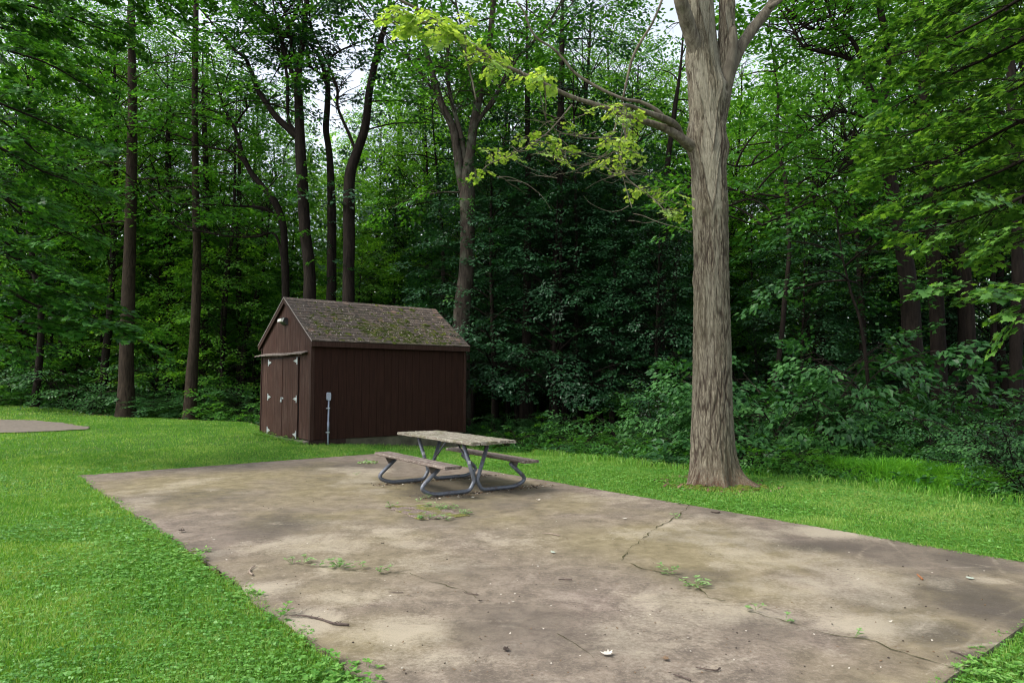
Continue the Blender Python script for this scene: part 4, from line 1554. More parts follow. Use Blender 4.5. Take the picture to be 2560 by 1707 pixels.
woodtree('forked_tree', 'tall tree behind the shed roof forking into a long left limb and upright stems', 23.0,
         [(774, 748, 32), (772, 660, 30), (762, 574, 29), (757, 480, 28), (752, 400, 28), (750, 344, 27), (747, 260, 22), (745, 199, 18), (758, 100, 14), (766, 0, 12)],
         limbs=[[(752, 350, 22), (722, 322, 19), (689, 291, 16), (660, 250, 13), (643, 222, 12), (628, 180, 10), (612, 145, 9), (582, 122, 7), (545, 75, 5)],
                [(747, 230, 14), (732, 190, 11), (722, 160, 10), (706, 110, 10), (704, 90, 9), (670, 45, 8), (630, 0, 7)],
                [(706, 100, 8), (728, 60, 8), (745, 20, 7), (750, -10, 7)],
                [(752, 340, 9), (722, 300, 8), (718, 200, 8), (707, 130, 7), (700, 90, 6)],
                [(745, 205, 9), (720, 60, 8), (700, 0, 7)]], seed=6, nl=5, R=2.2, ivy=35, auto=3)
woodtree('forked_tree', 'dark tree behind the shed roof, second of the three trunks above its left half', 24.0,
         [(828, 751, 26), (829, 660, 25), (830, 574, 23), (828, 480, 20), (823, 383, 17), (815, 325, 16), (818, 270, 15), (819, 210, 13), (805, 160, 11), (792, 134, 9), (765, 105, 7), (720, 85, 6), (650, 80, 5)],
         limbs=[[(819, 200, 8), (826, 150, 7), (850, 128, 5), (890, 110, 3)], [(818, 215, 8), (800, 185, 7), (770, 165, 5)]], seed=7, nl=4, R=2, ivy=50, leafm='leaf_deep', auto=3)
woodtree('tall_tree', 'thick dark trunk behind the shed roof leaning right as it rises', 22.5,
         [(871, 752, 31), (872, 660, 30), (872, 536, 30), (875, 440, 28), (893, 380, 24), (911, 325, 22), (918, 280, 20), (924, 225, 18), (945, 126, 15), (965, 57, 12), (975, 0, 11)],
         limbs=[[(893, 385, 9), (870, 330, 8), (845, 270, 7), (842, 220, 7), (815, 150, 5)]], seed=8, nl=5, R=2.2, ivy=50, leafm='leaf_deep', auto=3)
woodtree('forked_tree', 'large grey-barked tree right of the shed roof dividing into three tall stems', 21.0,
         [(1153, 832, 44), (1158, 740, 41), (1166, 666, 38), (1169, 560, 38), (1167, 497, 38), (1168, 440, 34), (1176, 383, 26), (1186, 300, 22), (1199, 240, 20), (1207, 199, 18), (1222, 115, 16), (1230, 50, 15), (1235, -20, 14)],
         limbs=[[(1160, 480, 26), (1150, 430, 24), (1137, 344, 21), (1128, 310, 20), (1106, 265, 18), (1092, 220, 16), (1083, 191, 15), (1066, 130, 14), (1052, 80, 13), (1045, 40, 12)],
                [(1166, 420, 14), (1155, 350, 13), (1142, 300, 12), (1133, 268, 11), (1121, 210, 9), (1118, 170, 9), (1120, 115, 7), (1112, 60, 5)],
                [(1190, 310, 11), (1215, 275, 10), (1240, 235, 8), (1255, 205, 7), (1285, 160, 6), (1330, 110, 4)],
                [(1193, 300, 9), (1230, 262, 8), (1245, 230, 7), (1262, 190, 6), (1300, 140, 4)],
                [(1106, 262, 9), (1075, 215, 7), (1040, 170, 6), (1010, 135, 4)], [(1182, 300, 7), (1185, 240, 7), (1172, 170, 6), (1160, 105, 5)]],
         mat='bark_grey', seed=9, nl=5, R=2.3, ivy=25, auto=3)
# right-hand trunks
woodtree('tall_tree', 'big dark tree in the right wood with crooked limbs reaching left across the sky', 16.5,
         [(2300, 1075, 50), (2292, 980, 47), (2282, 878, 46), (2274, 745, 42), (2255, 600, 36), (2232, 480, 32), (2212, 383, 28), (2207, 268, 26), (2215, 200, 22), (2226, 153, 20), (2215, 90, 18), (2200, 20, 17), (2195, -50, 16)],
         limbs=[[(2207, 290, 20), (2185, 245, 18), (2157, 191, 17), (2135, 165, 14), (2110, 142, 12), (2062, 132, 10), (2012, 118, 8), (1995, 95, 7), (1985, 78, 6)],
                [(2155, 195, 12), (2145, 130, 11), (2120, 90, 10), (2085, 72, 8), (2023, 73, 7), (1990, 45, 6), (1960, 12, 5), (1935, -20, 4)],
                [(2120, 92, 8), (2085, 60, 7), (2070, 20, 6), (2055, -20, 5)],
                [(2210, 300, 11), (2190, 298, 9), (2150, 290, 8), (2095, 278, 7), (2070, 295, 6), (2040, 320, 5), (1995, 345, 3)],
                [(2215, 348, 9), (2170, 346, 8), (2130, 358, 7), (2095, 385, 6), (2060, 410, 4)], [(2210, 392, 9), (2150, 392, 7), (2110, 420, 6), (2085, 440, 5), (2045, 470, 4)]],
         seed=11, nl=4, top=3, R=2.0, ivy=40, auto=3)
for (nm, lab, dep, tr, kw) in [
    ('slender_tree', 'slender dark trunk right of the big tree, curving slightly as it rises', 20, [(1935, 990, 14), (1945, 910, 13), (1955, 830, 12), (1962, 745, 12), (1972, 650, 11), (1972, 574, 11), (1968, 500, 11), (1962, 440, 10), (1945, 380, 9), (1941, 325, 9), (1946, 250, 7), (1938, 180, 5)], dict(R=1.5, nl=3, top=1.5)),
    ('slender_tree', 'thin upright trunk in the shade, second one right of the big tree', 26, [(2018, 960, 13), (2021, 745, 12), (2030, 600, 11), (2040, 420, 9), (2052, 300, 8)], dict()),
    ('slender_tree', 'thin leaning trunk whose top tips right, in the gloom right of the big tree', 27, [(2040, 950, 17), (2053, 722, 16), (2085, 600, 14), (2110, 450, 12), (2135, 330, 9)], dict()),
    ('slender_tree', 'thin twisted sapling trunk just left of the big dark tree in the right wood', 15.5, [(2172, 1010, 9), (2165, 900, 8), (2150, 800, 7), (2130, 740, 6), (2120, 700, 5)], dict(R=1.3, nl=4, top=1.2, leafm='leaf_shrub')),
    ('tall_tree', 'wide black trunk in the gloom beside the big dark tree on the right', 21, [(2352, 1040, 40), (2345, 860, 36), (2338, 700, 34), (2325, 500, 28), (2310, 250, 24), (2300, 0, 20)], dict()),
    ('tall_tree', 'middle of the black trunks in the gloom on the far right', 20, [(2432, 1010, 26), (2427, 860, 24), (2422, 745, 22), (2400, 500, 20), (2385, 250, 18), (2380, 0, 15)], dict()),
    ('tall_tree', 'rough dark trunk nearest the right edge of the picture, behind the bushes', 17, [(2542, 1060, 30), (2539, 923, 28), (2545, 745, 26), (2540, 500, 24), (2530, 250, 20), (2520, 0, 17)], dict()),
    ('slender_tree', 'dark slim trunk between the two rightmost thick trunks', 24, [(2480, 1000, 16), (2484, 800, 14), (2478, 600, 13), (2470, 300, 11)], dict()),
    ('tall_tree', 'dark trunk standing just left of the big grey trunk, ending in leaves', 24, [(1652, 980, 26), (1652, 790, 23), (1655, 666, 20), (1662, 560, 18), (1668, 420, 15), (1690, 250, 12)], dict()),
    ('slender_tree', 'dark thin trunk leaning right close behind the left edge of the big trunk', 23, [(1680, 960, 15), (1682, 852, 14), (1688, 690, 13), (1705, 570, 12), (1720, 480, 10)], dict()),
    ('tall_tree', 'black trunk behind the far end of the picnic table in the central shade', 22.5, [(1311, 1085, 27), (1313, 968, 25), (1316, 860, 23), (1318, 700, 20), (1320, 450, 16), (1318, 200, 12)], dict(leafm='leaf_deep')),
    ('tall_tree', 'thick black trunk at the middle of the dark maples', 24, [(1388, 1060, 34), (1390, 900, 30), (1392, 700, 26), (1398, 520, 22), (1402, 300, 18), (1405, 100, 14)], dict(leafm='leaf_deep')),
    ('slender_tree', 'thin dark stem, first to the right of the thick black trunk at the centre', 22, [(1412, 1045, 10), (1406, 950, 9), (1400, 800, 9), (1402, 624, 8), (1404, 400, 6)], dict(leafm='leaf_deep', R=1.5, nl=4, top=2)),
    ('slender_tree', 'thin brownish stem, second to the right of the thick black trunk at the centre', 22.5, [(1437, 1030, 13), (1439, 920, 12), (1441, 740, 10), (1440, 540, 8), (1436, 350, 6)], dict(leafm='leaf_deep', R=1.5, nl=4, top=2)),
    ('slender_tree', 'thin stem seen against green light midway between the central shade and the big trunk', 25, [(1588, 1020, 11), (1590, 900, 11), (1586, 749, 10), (1584, 624, 9), (1582, 400, 8)], dict(leafm='leaf_deep', R=1.6, nl=4, top=2)),
    ('slender_tree', 'dark slim trunk nearest to the right of the thick bare trunk on the left', 31, [(424, 985, 19), (421, 927, 18), (427, 783, 18), (424, 600, 16), (420, 350, 13)], dict(nl=4)),
    ('slender_tree', 'dark trunk just right of the slimmer bare trunk at the lawn edge', 30, [(512, 975, 22), (507, 911, 20), (511, 800, 20), (513, 700, 19), (516, 500, 15), (510, 300, 12)], dict(nl=4)),
    ('slender_tree', 'thin dark stem leaning right between the slimmer bare trunk and the shed', 29, [(553, 960, 11), (555, 911, 10), (563, 780, 10), (571, 656, 10), (584, 560, 8), (588, 400, 6)], dict(nl=3, R=1.6)),
    ('slender_tree', 'dark upright trunk closest to the left side of the shed', 31, [(600, 960, 17), (599, 904, 16), (597, 750, 15), (596, 624, 14), (598, 450, 11)], dict(nl=4)),
    ('slender_tree', 'slanting trunk crossing behind the shed gable from lower left to upper right', 30, [(606, 960, 13), (612, 863, 13), (625, 800, 12), (638, 751, 12), (655, 690, 10), (664, 620, 8)], dict(nl=3, R=1.6)),
    ('slender_tree', 'faint thin stem just right of the base of the thick bare trunk', 33, [(383, 980, 8), (384, 900, 8), (388, 800, 7), (390, 650, 6)], dict(nl=3, R=1.6)),
    ('slender_tree', 'dark stem beyond the shed roof close to its right end', 27, [(1104, 840, 11), (1106, 760, 10), (1108, 640, 9), (1100, 520, 8), (1090, 400, 6)], dict(nl=3, leafm='leaf_deep')),
]:
    k = dict(seed=int(tr[0][0]), nl=4, top=2.5, R=1.9)
    k.update(kw)
    woodtree(nm, lab, dep, tr, **k)

print('hero wood', round(time.time() - _t0, 1))
# ---- far wood: trunks and leaves that read as one mass
rg = RS(5)
fo = Foliage(55)
tb = MB()
for k in range(150):
    a = rg.uniform(-.95, .95)
    d = rg.uniform(38, 62)
    x, y = d * math.tan(a * .78), d
    z = float(hgt(x, y))
    h = rg.uniform(14, 24)
    lx = rg.normal(0, .8)
    tb.tube(np.array([(x, y, z - .3), (x + lx * .4, y, z + h * .5), (x + lx, y, z + h)]), [rg.uniform(.1, .25), .12, .05], 6, False)
tb_me = tb
n = 620000
a = rg.uniform(-.86, .86, n)
d = rg.uniform(41, 64, n)
x, y = d * np.tan(a), d
dens = fbm(np.stack([x / 3.5, y / 3.5, np.zeros(n)], -1), 9, 3)
top = 13 + 9 * fbm2(x / 6, y / 6, 13, 3)
z = rg.uniform(0, 1, n) ** 1.5 * top
cl = fbm(np.stack([x / 1.6, y / 1.6, z / 1.0], -1), 19, 2)
keep = (cl > .33 + .0195 * z)
x, y, z = x[keep], y[keep], z[keep] - .6
n = len(x)
nn = norm(np.c_[rg.normal(0, .5, n), rg.normal(0, .5, n), np.ones(n)])
dd = norm(np.cross(nn, rg.normal(0, 1, (n, 3))))
tint = .35 + .3 * (fbm(np.stack([x / 5, y / 5, z / 4], -1), 29, 2) - .5) * 2 + rg.normal(0, .15, n)
fw = empty('far_wood', (0, 50, 0), 0, None, None)
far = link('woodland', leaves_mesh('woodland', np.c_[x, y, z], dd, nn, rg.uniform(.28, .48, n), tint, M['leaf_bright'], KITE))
tag(far, 'pale green mass of leaves far back through the wood', 'woodland', kind='stuff')
bpy.data.objects.remove(fw)
o = tb.build('distant_trunks', M['bark_dark'])
tag(o, 'dim crowded trunks far back in the wood', 'trunks', kind='stuff')
print('far', len(x), round(time.time() - _t0, 1))

# ---- shrubs and undergrowth
def proto_shrub(seed, H, R, leafm, ns=16, leaf=.10, lib=SPR, spray=.6, tint=.5):
    rg = RS(seed)
    fo = Foliage(seed + 1)
    bb = MB()
    for i in range(ns):
        az = rg.uniform(0, 6.28)
        r = R * math.sqrt(rg.rand()) * .35
        p = (math.cos(az) * r, math.sin(az) * r, -.05)
        el = rg.uniform(.55, 1.35)
        c = limb_curve(rg, p, az + rg.normal(0, .4), el, el - .8, H * rg.uniform(.75, 1.3), 6, .2)
        dress(fo, bb, c, .014, leaf, .6, .22, spray, .18, tint, .2, lib, 4, False, True, .05)
    return bb.mesh('stems', M['bark_dark'], False), fo.mesh('foliage', leafm), fo.count()


SH = {'broad': proto_shrub(1, 1.9, 1.4, M['leaf_shrub'], 18, .13, SPR, .62, .6),
      'fine': proto_shrub(2, 1.7, 1.5, M['leaf_shrub'], 26, .07, SPR, .42, .5),
      'green': proto_shrub(3, 1.6, 1.3, M['leaf_mid'], 20, .10, SPR, .5, .6),
      'low': proto_shrub(4, .7, .8, M['leaf_mid'], 16, .09, SPR_S, .32, .6)}
print('shrubs', {k: v[2] for k, v in SH.items()})


def shrub(kind, px, dep, sc, label, group=None, name='shrub', cat='shrub'):
    x, y, z = at(px, dep)
    o = empty(name, (x, y, z), RSH.uniform(0, 6.28), label, cat, group)
    o.scale = sc if hasattr(sc, '__len__') else (sc, sc, sc)
    link('stems', SH[kind][0], o)
    link('foliage', SH[kind][1], o)
    return o


RSH = RS(9)
for a in [('broad', 1990, 15.0, (1.25, 1.25, 1.65), 'tallest light-leaved shrub behind the lawn right of the big trunk'),
          ('broad', 1900, 14.4, (.9, .9, 1.2), 'blue-green shrub nearest the right side of the big trunk'),
          ('broad', 2250, 14.4, (1.05, 1.05, 1.5), 'broad-leaved shrub in front of the big dark tree of the right wood'),
          ('green', 2115, 14.3, (.85, .85, 1.15), 'mid green shrub between the two broad-leaved shrubs'),
          ('fine', 2440, 12.4, (.85, .85, 1.1), 'fine-leaved shrub behind the tall grass at the right'),
          ('fine', 2560, 11.0, (.8, .8, 1.0), 'fine-leaved shrub cut by the right edge of the picture'),
          ('fine', 2330, 13.8, .7, 'small dark shrub at the back end of the tall grass strip'),
          ('broad', 1655, 18.0, (.85, .85, 1.05), 'blue-green shrub just left of the big trunk, in front of the shade'),
          ('broad', 1560, 18.4, .8, 'dark shrub in the central shade, left of the one touching the big trunk'),
          ('green', 1455, 19.0, .65, 'low shrub at the foot of the thin stems in the central shade'),
          ('green', 55, 29.5, (2.0, 1.6, 1.7), 'bright leafy shrub at the far left edge behind the mound'),
          ('fine', 190, 28.5, (2.2, 1.6, 1.7), 'rounded dense shrub left of the thick bare trunk'),
          ('fine', 395, 28.6, (1.3, 1.2, .85), 'dim low shrub between the two bare trunks'),
          ('fine', 560, 27.0, (1.6, 1.4, .95), 'dark arching shrub between the slimmer bare trunk and the shed'),
          ('green', 635, 25.5, (1.1, 1.1, .95), 'green shrub touching the left side of the shed')]:
    shrub(*a)
for (px, dep, s) in [(1990, 17, .9), (2080, 18, 1.0), (2170, 16.5, .9), (1880, 17.5, .9), (2300, 15.5, 1.0), (2400, 14.5, 1.1), (2500, 13.5, 1.0), (2570, 15, 1.2), (1800, 18.5, .9), (1740, 16.5, .7), (1350, 20.5, .55), (1250, 21, .5), (480, 30, 1.0), (300, 31, 1.1), (120, 31.5, 1.2), (650, 28, 1.0), (1190, 21, .5)]:
    shrub('broad' if px % 20 else 'fine', px, dep, s, 'dark shrub back in the shade of the undergrowth', 'shrubs back in the shade under the trees')
for (px, dep) in [(1295, 18.2), (1375, 17.6), (1440, 17.4), (1500, 16.9), (1585, 16.0), (1640, 15.5), (1700, 15.0), (1880, 13.1), (1930, 12.9), (1985, 12.7), (2040, 12.4), (2100, 12.0), (1840, 13.3), (1255, 18.9), (2210, 12.9), (2490, 11.0), (2560, 10.3), (2020, 13.4), (520, 26.2), (400, 26.4), (1200, 19.8), (600, 24.6)]:
    shrub('low', px, dep, RSH.uniform(.6, .95), 'small leafy plant along the edge of the lawn', 'small plants along the lawn edge', 'leafy_plant', 'plant')
print('shrubs placed', round(time.time() - _t0, 1))

# ---- the big tree
BD = 11.0
bx, by = unp(1785, 1200, depth=BD)[0], BD
bz = float(hgt(bx, by)) + .02
BASE = np.array([bx, by, bz])
big = empty('big_tree', BASE, 0, 'large grey-brown tree with furrowed bark standing on the lawn behind the slab', 'tree')
TR_ = [(1785, 1196, 130), (1783, 1160, 122), (1781, 1100, 116), (1781, 1000, 109), (1781, 900, 106), (1780, 800, 101), (1779, 700, 98), (1777, 600, 97), (1774, 500, 98), (1772, 420, 98), (1771, 360, 102), (1768, 300, 97), (1765, 240, 98), (1762, 190, 94), (1757, 130, 84), (1754, 60, 74), (1750, 0, 72), (1745, -80, 68), (1738, -250, 58), (1735, -450, 40)]


def vor_edge(u, z, cu, cz, seed):
    """F2-F1 of a jittered cell pattern on the bark; u is the angle, periodic in 2 pi"""
    U_ = u / (2 * PI) * cu
    Z_ = z * cz
    iu, iz = np.floor(U_).astype(np.int64), np.floor(Z_).astype(np.int64)
    f1 = np.full(U_.shape, 9.0)
    f2 = np.full(U_.shape, 9.0)
    for a_ in (-1, 0, 1):
        for b_ in (-1, 0, 1):
            cu_, cz_ = (iu + a_) % cu, iz + b_
            jx = hashn(cu_, cz_, cz_ * 0, seed)
            jz = hashn(cu_, cz_, cz_ * 0, seed + 5)
            d_ = np.hypot(iu + a_ + jx - U_, (iz + b_ + jz - Z_) * .9)
            f2 = np.minimum(f2, np.maximum(f1, d_))
            f1 = np.minimum(f1, d_)
    return f2 - f1


def bark_tube(C, K, ns, seams=(), knots=(), root=True, kscale=1.0, smooth0=.5):
    C = smooth_path(C, K)
    C[:, 2] = np.maximum.accumulate(C[:, 2] + np.arange(K) * 1e-6)
    v, q = tube_np(C[:, :3] - BASE, np.ones(K), ns)
    cen = np.repeat(C[:, :3] - BASE, ns, axis=0)
    rad = np.repeat(C[:, 3], ns)
    dv = v - cen
    ang = np.arctan2(dv[:, 1], dv[:, 0])
    hz = cen[:, 2]
    ca, sa_ = np.cos(ang), np.sin(ang)
    warp = fbm(np.stack([ca * 2.2, sa_ * 2.2, hz * 2.2], -1), 3, 4) - .5
    u = (ang + warp * .32) % (2 * PI)
    n1 = int(26 * kscale)
    e1 = vor_edge(u, hz + warp * .3, n1, 1.7, 3)
    e2 = vor_edge((u + .3 * warp) % (2 * PI), hz, int(n1 * 2.1), 4.2, 23)
    f1 = np.clip(1 - e1 / (.12 + .26 * fbm(np.stack([ca * 6, sa_ * 6, hz * 3], -1), 77, 3)), 0, 1) * np.clip(fbm(np.stack([ca * 5, sa_ * 5, hz * 4], -1), 79, 3) * 3 - .75, .15, 1)
    f2 = np.clip(1 - e2 / .35, 0, 1)
    fine = fbm(np.stack([ca * 14, sa_ * 14, hz * 14], -1), 8, 3)
    plate = fbm(np.stack([ca * 1.6 + 5, sa_ * 1.6, hz * .7], -1), 12, 3)
    sp = np.clip((plate - smooth0) * 7, 0, 1) * np.clip((hz - 1.2) / 2, .15, 1)
    seam = np.zeros_like(hz)
    for (hpx, a0, hgt2) in seams:      # V-shaped wedges of young bark below each fork
        hh = unp(1770, hpx, depth=BD)[2] - bz
        da = np.abs(np.angle(np.exp(1j * (ang - a0 + .12 * warp))))
        edge = (hz - hh) - da * hgt2
        inside = np.clip(edge / .06, 0, 1) * np.clip((hgt2 * .75 - (hz - hh)) / .3, 0, 1) * (da < .75)
        sp = np.maximum(sp, inside)
        seam = np.maximum(seam, np.exp(-(edge / .045) ** 2) * (da < .8))
    disp = -.017 * f1 ** 1.2 * (1 - .75 * sp) - .008 * f2 * (1 - .5 * sp) + .008 * (fine - .5) - .014 * sp + .014 * seam
    disp += .035 * (fbm(np.stack([ca * 1.2, sa_ * 1.2, hz * .6], -1), 14, 2) - .5)
    for (hpx, apx, amp, ww_) in knots:
        hh = unp(1770, hpx, depth=BD)[2] - bz
        da = np.angle(np.exp(1j * (ang - apx)))
        rr_ = np.hypot((hz - hh) / ww_, da / (ww_ * 3.2))
        disp = disp + amp * np.exp(-rr_ ** 2) - amp * .5 * np.exp(-(rr_ / .3) ** 2)
    if root:
        fl = np.exp(-np.clip(hz, -.4, 9) / .20)
        lob = .5 + .5 * np.cos(5 * ang + 1.0 + 2 * warp)
        disp += fl * (.01 + .09 * lob ** 2 + .10 * fbm(np.stack([ca * 3, sa_ * 3, hz * 1], -1), 15, 3))
        dr = np.abs(np.angle(np.exp(1j * (ang + .55))))
        disp += .30 * np.exp(-(dr / .20) ** 2) * np.exp(-np.clip(hz, 0, 9) / .13)
        dr = np.abs(np.angle(np.exp(1j * (ang + 2.4))))
        disp += .05 * np.exp(-(dr / .3) ** 2) * np.exp(-np.clip(hz, 0, 9) / .3)
    v = cen + dv * (rad * .91 + disp)[:, None]
    fis = np.clip(np.clip(f1 * 1.3 - .15, 0, 1) * (1 - .8 * sp) + .55 * np.clip(f2 * 1.2 - .3, 0, 1) * (1 - .45 * sp) + .8 * seam * (fine > .42) + .3 * (fine < .34), 0, 1)
    return v, q, fis, sp, (np.exp(-np.clip(hz, 0, 9) / .2) if root else hz * 0)


P = path3(TR_, BD)
P[0, 2] = bz - .35
m, nt, b = newmat('big_bark')
fi = N(nt, 'ShaderNodeAttribute', attribute_name='fissure')
sm = N(nt, 'ShaderNodeAttribute', attribute_name='smoothp')
lo = N(nt, 'ShaderNodeAttribute', attribute_name='low')
g1 = noise(nt, 42, 9, .78, stretch=(1, 1, .10), dist=.5)
g2 = noise(nt, 2.0, 4, .6, stretch=(1, 1, .4))
g3 = noise(nt, 60, 6, .7)
cc = ramp(nt, g1, [(.36, (.035, .027, .019)), (.47, (.12, .10, .071)), (.62, (.285, .25, .185))])
cc = mix(nt, sm.outputs['Fac'], cc, ramp(nt, g1, [(.3, (.17, .15, .11)), (.7, (.33, .305, .235))]))
cc = mix(nt, fi.outputs['Fac'], cc, (.042, .029, .021))
cc = mix(nt, ramp(nt, g2, [(.45, 0), (.72, .45)]), cc, (.13, .12, .07))
mx = N(nt, 'ShaderNodeMath', operation='MULTIPLY')
nt.links.new(lo.outputs['Fac'], mx.inputs[0])
nt.links.new(ramp(nt, g3, [(.45, 0), (.62, 1)]), mx.inputs[1])
cc = mix(nt, mx.outputs[0], cc, (.12, .05, .022))
nt.links.new(cc, b.inputs['Base Color'])
b.inputs['Roughness'].default_value = .88
b.inputs['Specular IOR Level'].default_value = .25
bump(nt, g1, 1.0, .03, b, bump(nt, g3, .35, .008, None))
MBARK = m
for nm_, Pp_, K_, ns_, kw_ in [
    ('trunk', P, 760, 210, dict(seams=[(385, -1.62, 1.5), (535, -1.72, 1.5), (120, -1.5, 1.3)], knots=[(378, 3.25, .05, .16), (378, -.25, .05, .15), (335, 3.2, .06, .2), (235, -.5, .09, .22), (515, -1.1, .03, .2), (515, -2.2, .03, .2), (150, 3.4, .05, .25), (700, 2.9, .02, .1)])),
    ('stem', path3([(1799, 330, 30), (1806, 250, 44), (1811, 190, 47), (1815, 110, 45), (1817, 40, 43), (1818, -60, 42), (1822, -300, 30)], BD), 220, 110, dict(root=False, kscale=.5, seams=[(120, -1.5, .9)], smooth0=.6)),
]:
    v, q, fis, sp, lo_ = bark_tube(Pp_, K_, ns_, **kw_)
    link(nm_, mesh_np(nm_, v, q[:, ::-1], [MBARK], smooth=True, attrs={'fissure': ('POINT', fis), 'smoothp': ('POINT', sp), 'low': ('POINT', lo_)}), big)
MLIMB = barkmat('limb_bark', (.06, .047, .036), (.19, .165, .125), (1, 1, .3), 16, .5)
bb = MB()
BL = [  # (end depth, (px,py,width)...)
    (10.9, [(1806, 250, 34), (1818, 180, 36), (1828, 120, 28), (1831, 74, 20), (1832, 66, 8)], 0),
    (11.4, [(1795, 300, 34), (1806, 245, 32), (1825, 180, 28), (1848, 125, 26), (1880, 75, 25), (1912, 35, 22), (1935, 0, 20), (1965, -60, 17), (2010, -200, 10)], 0),
    (11.2, [(1925, 18, 10), (1948, 2, 12), (1990, -40, 9)], 0),
    (10.4, [(1752, 170, 40), (1738, 120, 36), (1722, 70, 34), (1710, 30, 32), (1698, -20, 30), (1670, -200, 20)], 0),
    (9.0, [(1745, 372, 32), (1722, 362, 26), (1700, 344, 21), (1660, 320, 17), (1600, 300, 14), (1545, 280, 12), (1490, 262, 11), (1435, 245, 10), (1385, 222, 9), (1330, 195, 8), (1270, 168, 8), (1225, 143, 7), (1160, 100, 7), (1110, 65, 6), (1060, 32, 6), (1000, 0, 6), (940, -40, 4)], 0),
    (9.6, [(1700, 342, 22), (1690, 318, 19), (1672, 303, 17), (1640, 290, 14), (1600, 275, 10), (1575, 265, 8), (1560, 262, 5)], 0),
    (10.0, [(1665, 300, 10), (1640, 275, 9), (1600, 255, 8), (1560, 248, 7), (1500, 222, 7), (1440, 185, 6), (1410, 150, 6), (1380, 120, 5), (1345, 98, 5), (1325, 70, 4), (1310, 30, 4), (1290, 5, 3)], 0),
    (10.2, [(1556, 255, 5), (1562, 225, 5), (1580, 150, 6), (1605, 100, 6), (1630, 60, 5), (1655, 0, 5), (1668, -60, 4)], 0),
    (9.6, [(1552, 290, 6), (1560, 315, 8), (1566, 345, 7), (1556, 375, 5), (1552, 400, 4), (1565, 440, 3), (1590, 465, 3), (1625, 490, 2.5), (1660, 525, 2)], 0),
    (9.6, [(1542, 292, 4), (1535, 330, 3.5), (1520, 343, 3), (1470, 346, 3), (1415, 335, 2.5), (1385, 322, 2), (1365, 300, 1.5)], 0),
    (9.4, [(1430, 262, 3.5), (1400, 298, 3), (1365, 335, 3), (1320, 365, 2.5), (1270, 392, 2), (1225, 410, 2), (1190, 440, 1.5)], 0),
    (9.8, [(1556, 400, 2.5), (1545, 380, 2.5), (1500, 395, 2), (1460, 415, 2), (1410, 408, 1.5)], 0),
    (9.6, [(1548, 360, 2), (1552, 420, 2), (1565, 470, 1.5), (1580, 520, 1.5)], 0),
    (9.2, [(1165, 105, 4), (1165, 145, 4), (1180, 200, 3.5), (1190, 250, 3)], 0),
    (9.0, [(1090, 55, 4), (1040, 58, 3.5), (980, 56, 3), (900, 48, 2)], 0),
]
LIMBP = []
for (d1, pts, _) in BL:
    n0 = 10.7 if pts[0][0] < 1700 and pts[0][1] < 420 and pts[0][0] > 1500 else BD
    if pts[0][0] < 1500: n0 = 9.8 if pts[0][0] > 1300 else 9.2
    Q = smooth_path(path3(pts, n0, d1=d1), len(pts) * 7)
    rr = np.maximum(Q[:, 3] * 1.15, .005) * (1 + .12 * (fbm2(np.arange(len(Q)) * .35, np.zeros(len(Q)), 4, 2) - .5))
    bb.tube(Q[:, :3] - BASE, rr, 12, True)
    LIMBP.append(Q[:, :3])
bb.build('limbs', MLIMB, big, True)
LIMBP = np.vstack(LIMBP)
# clusters of fresh yellow-green leaves along those limbs
fo = Foliage(333)
rg = RS(12)


def cluster(px, py, dep, rx, ry, n, leaf=.11, tint=.5, sc=.26):
    leaf *= .66
    n = max(1, int(n * .72 + .5))
    for k in range(n):
        a, r = rg.uniform(0, 6.28), math.sqrt(rg.rand())
        c = unp(px + math.cos(a) * r * rx, py + math.sin(a) * r * ry, depth=dep + rg.normal(0, .25))
        near = LIMBP[np.argmin(((LIMBP - c) ** 2).sum(1))]
        mid_ = (near + c) / 2 + np.array([0, 0, .12 * np.linalg.norm(c - near)]) + rg.normal(0, .02, 3)
        fo.tw.tube(smooth_path(np.array([near, mid_, c]), 7), np.linspace(.007, .003, 7), 4, False)
        fo.spray(c, (rg.normal(0, 1), rg.normal(0, .7), -.25), sc * rg.uniform(.6, 1.2), leaf * rg.uniform(.8, 1.15), .35, tint, .22, SPR_S, True)


for a in [(1060, 55, 9.0, 85, 35, 24, .12), (1010, 30, 8.9, 40, 30, 8, .12), (1120, 70, 9.1, 50, 35, 9, .12), (1225, 120, 9.3, 40, 28, 11, .11), (1215, 165, 9.3, 28, 18, 6, .11), (1335, 183, 9.5, 32, 18, 8, .10), (1345, 200, 9.5, 18, 14, 4, .1), (1490, 268, 9.9, 70, 12, 9, .09), (1560, 275, 10, 35, 18, 7, .09),
          (1560, 325, 10, 22, 28, 8, .085), (1545, 370, 10, 30, 28, 9, .085), (1500, 405, 10, 65, 12, 8, .08), (1365, 360, 9.6, 55, 22, 10, .09), (1250, 380, 9.5, 40, 14, 7, .09), (1215, 420, 9.5, 30, 8, 3, .08), (1330, 330, 9.6, 25, 14, 3, .08), (1390, 385, 9.6, 25, 14, 4, .08),
          (1650, 480, 10.2, 40, 22, 8, .08), (1690, 520, 10.3, 35, 28, 8, .08), (1610, 470, 10.2, 25, 15, 3, .08), (1465, 330, 9.8, 20, 8, 2, .07), (1420, 300, 9.7, 18, 6, 2, .08)]:
    cluster(*a)
link('leaf_cluster', fo.mesh('leaf_cluster', M['leaf_fresh'], MAPLE, BASE), big)
fo.tw.mi = 0
tw = fo.tw.mesh('twigs', MLIMB)
tw.transform(Matrix.Translation(-Vector(BASE)))
link('twigs', tw, big)
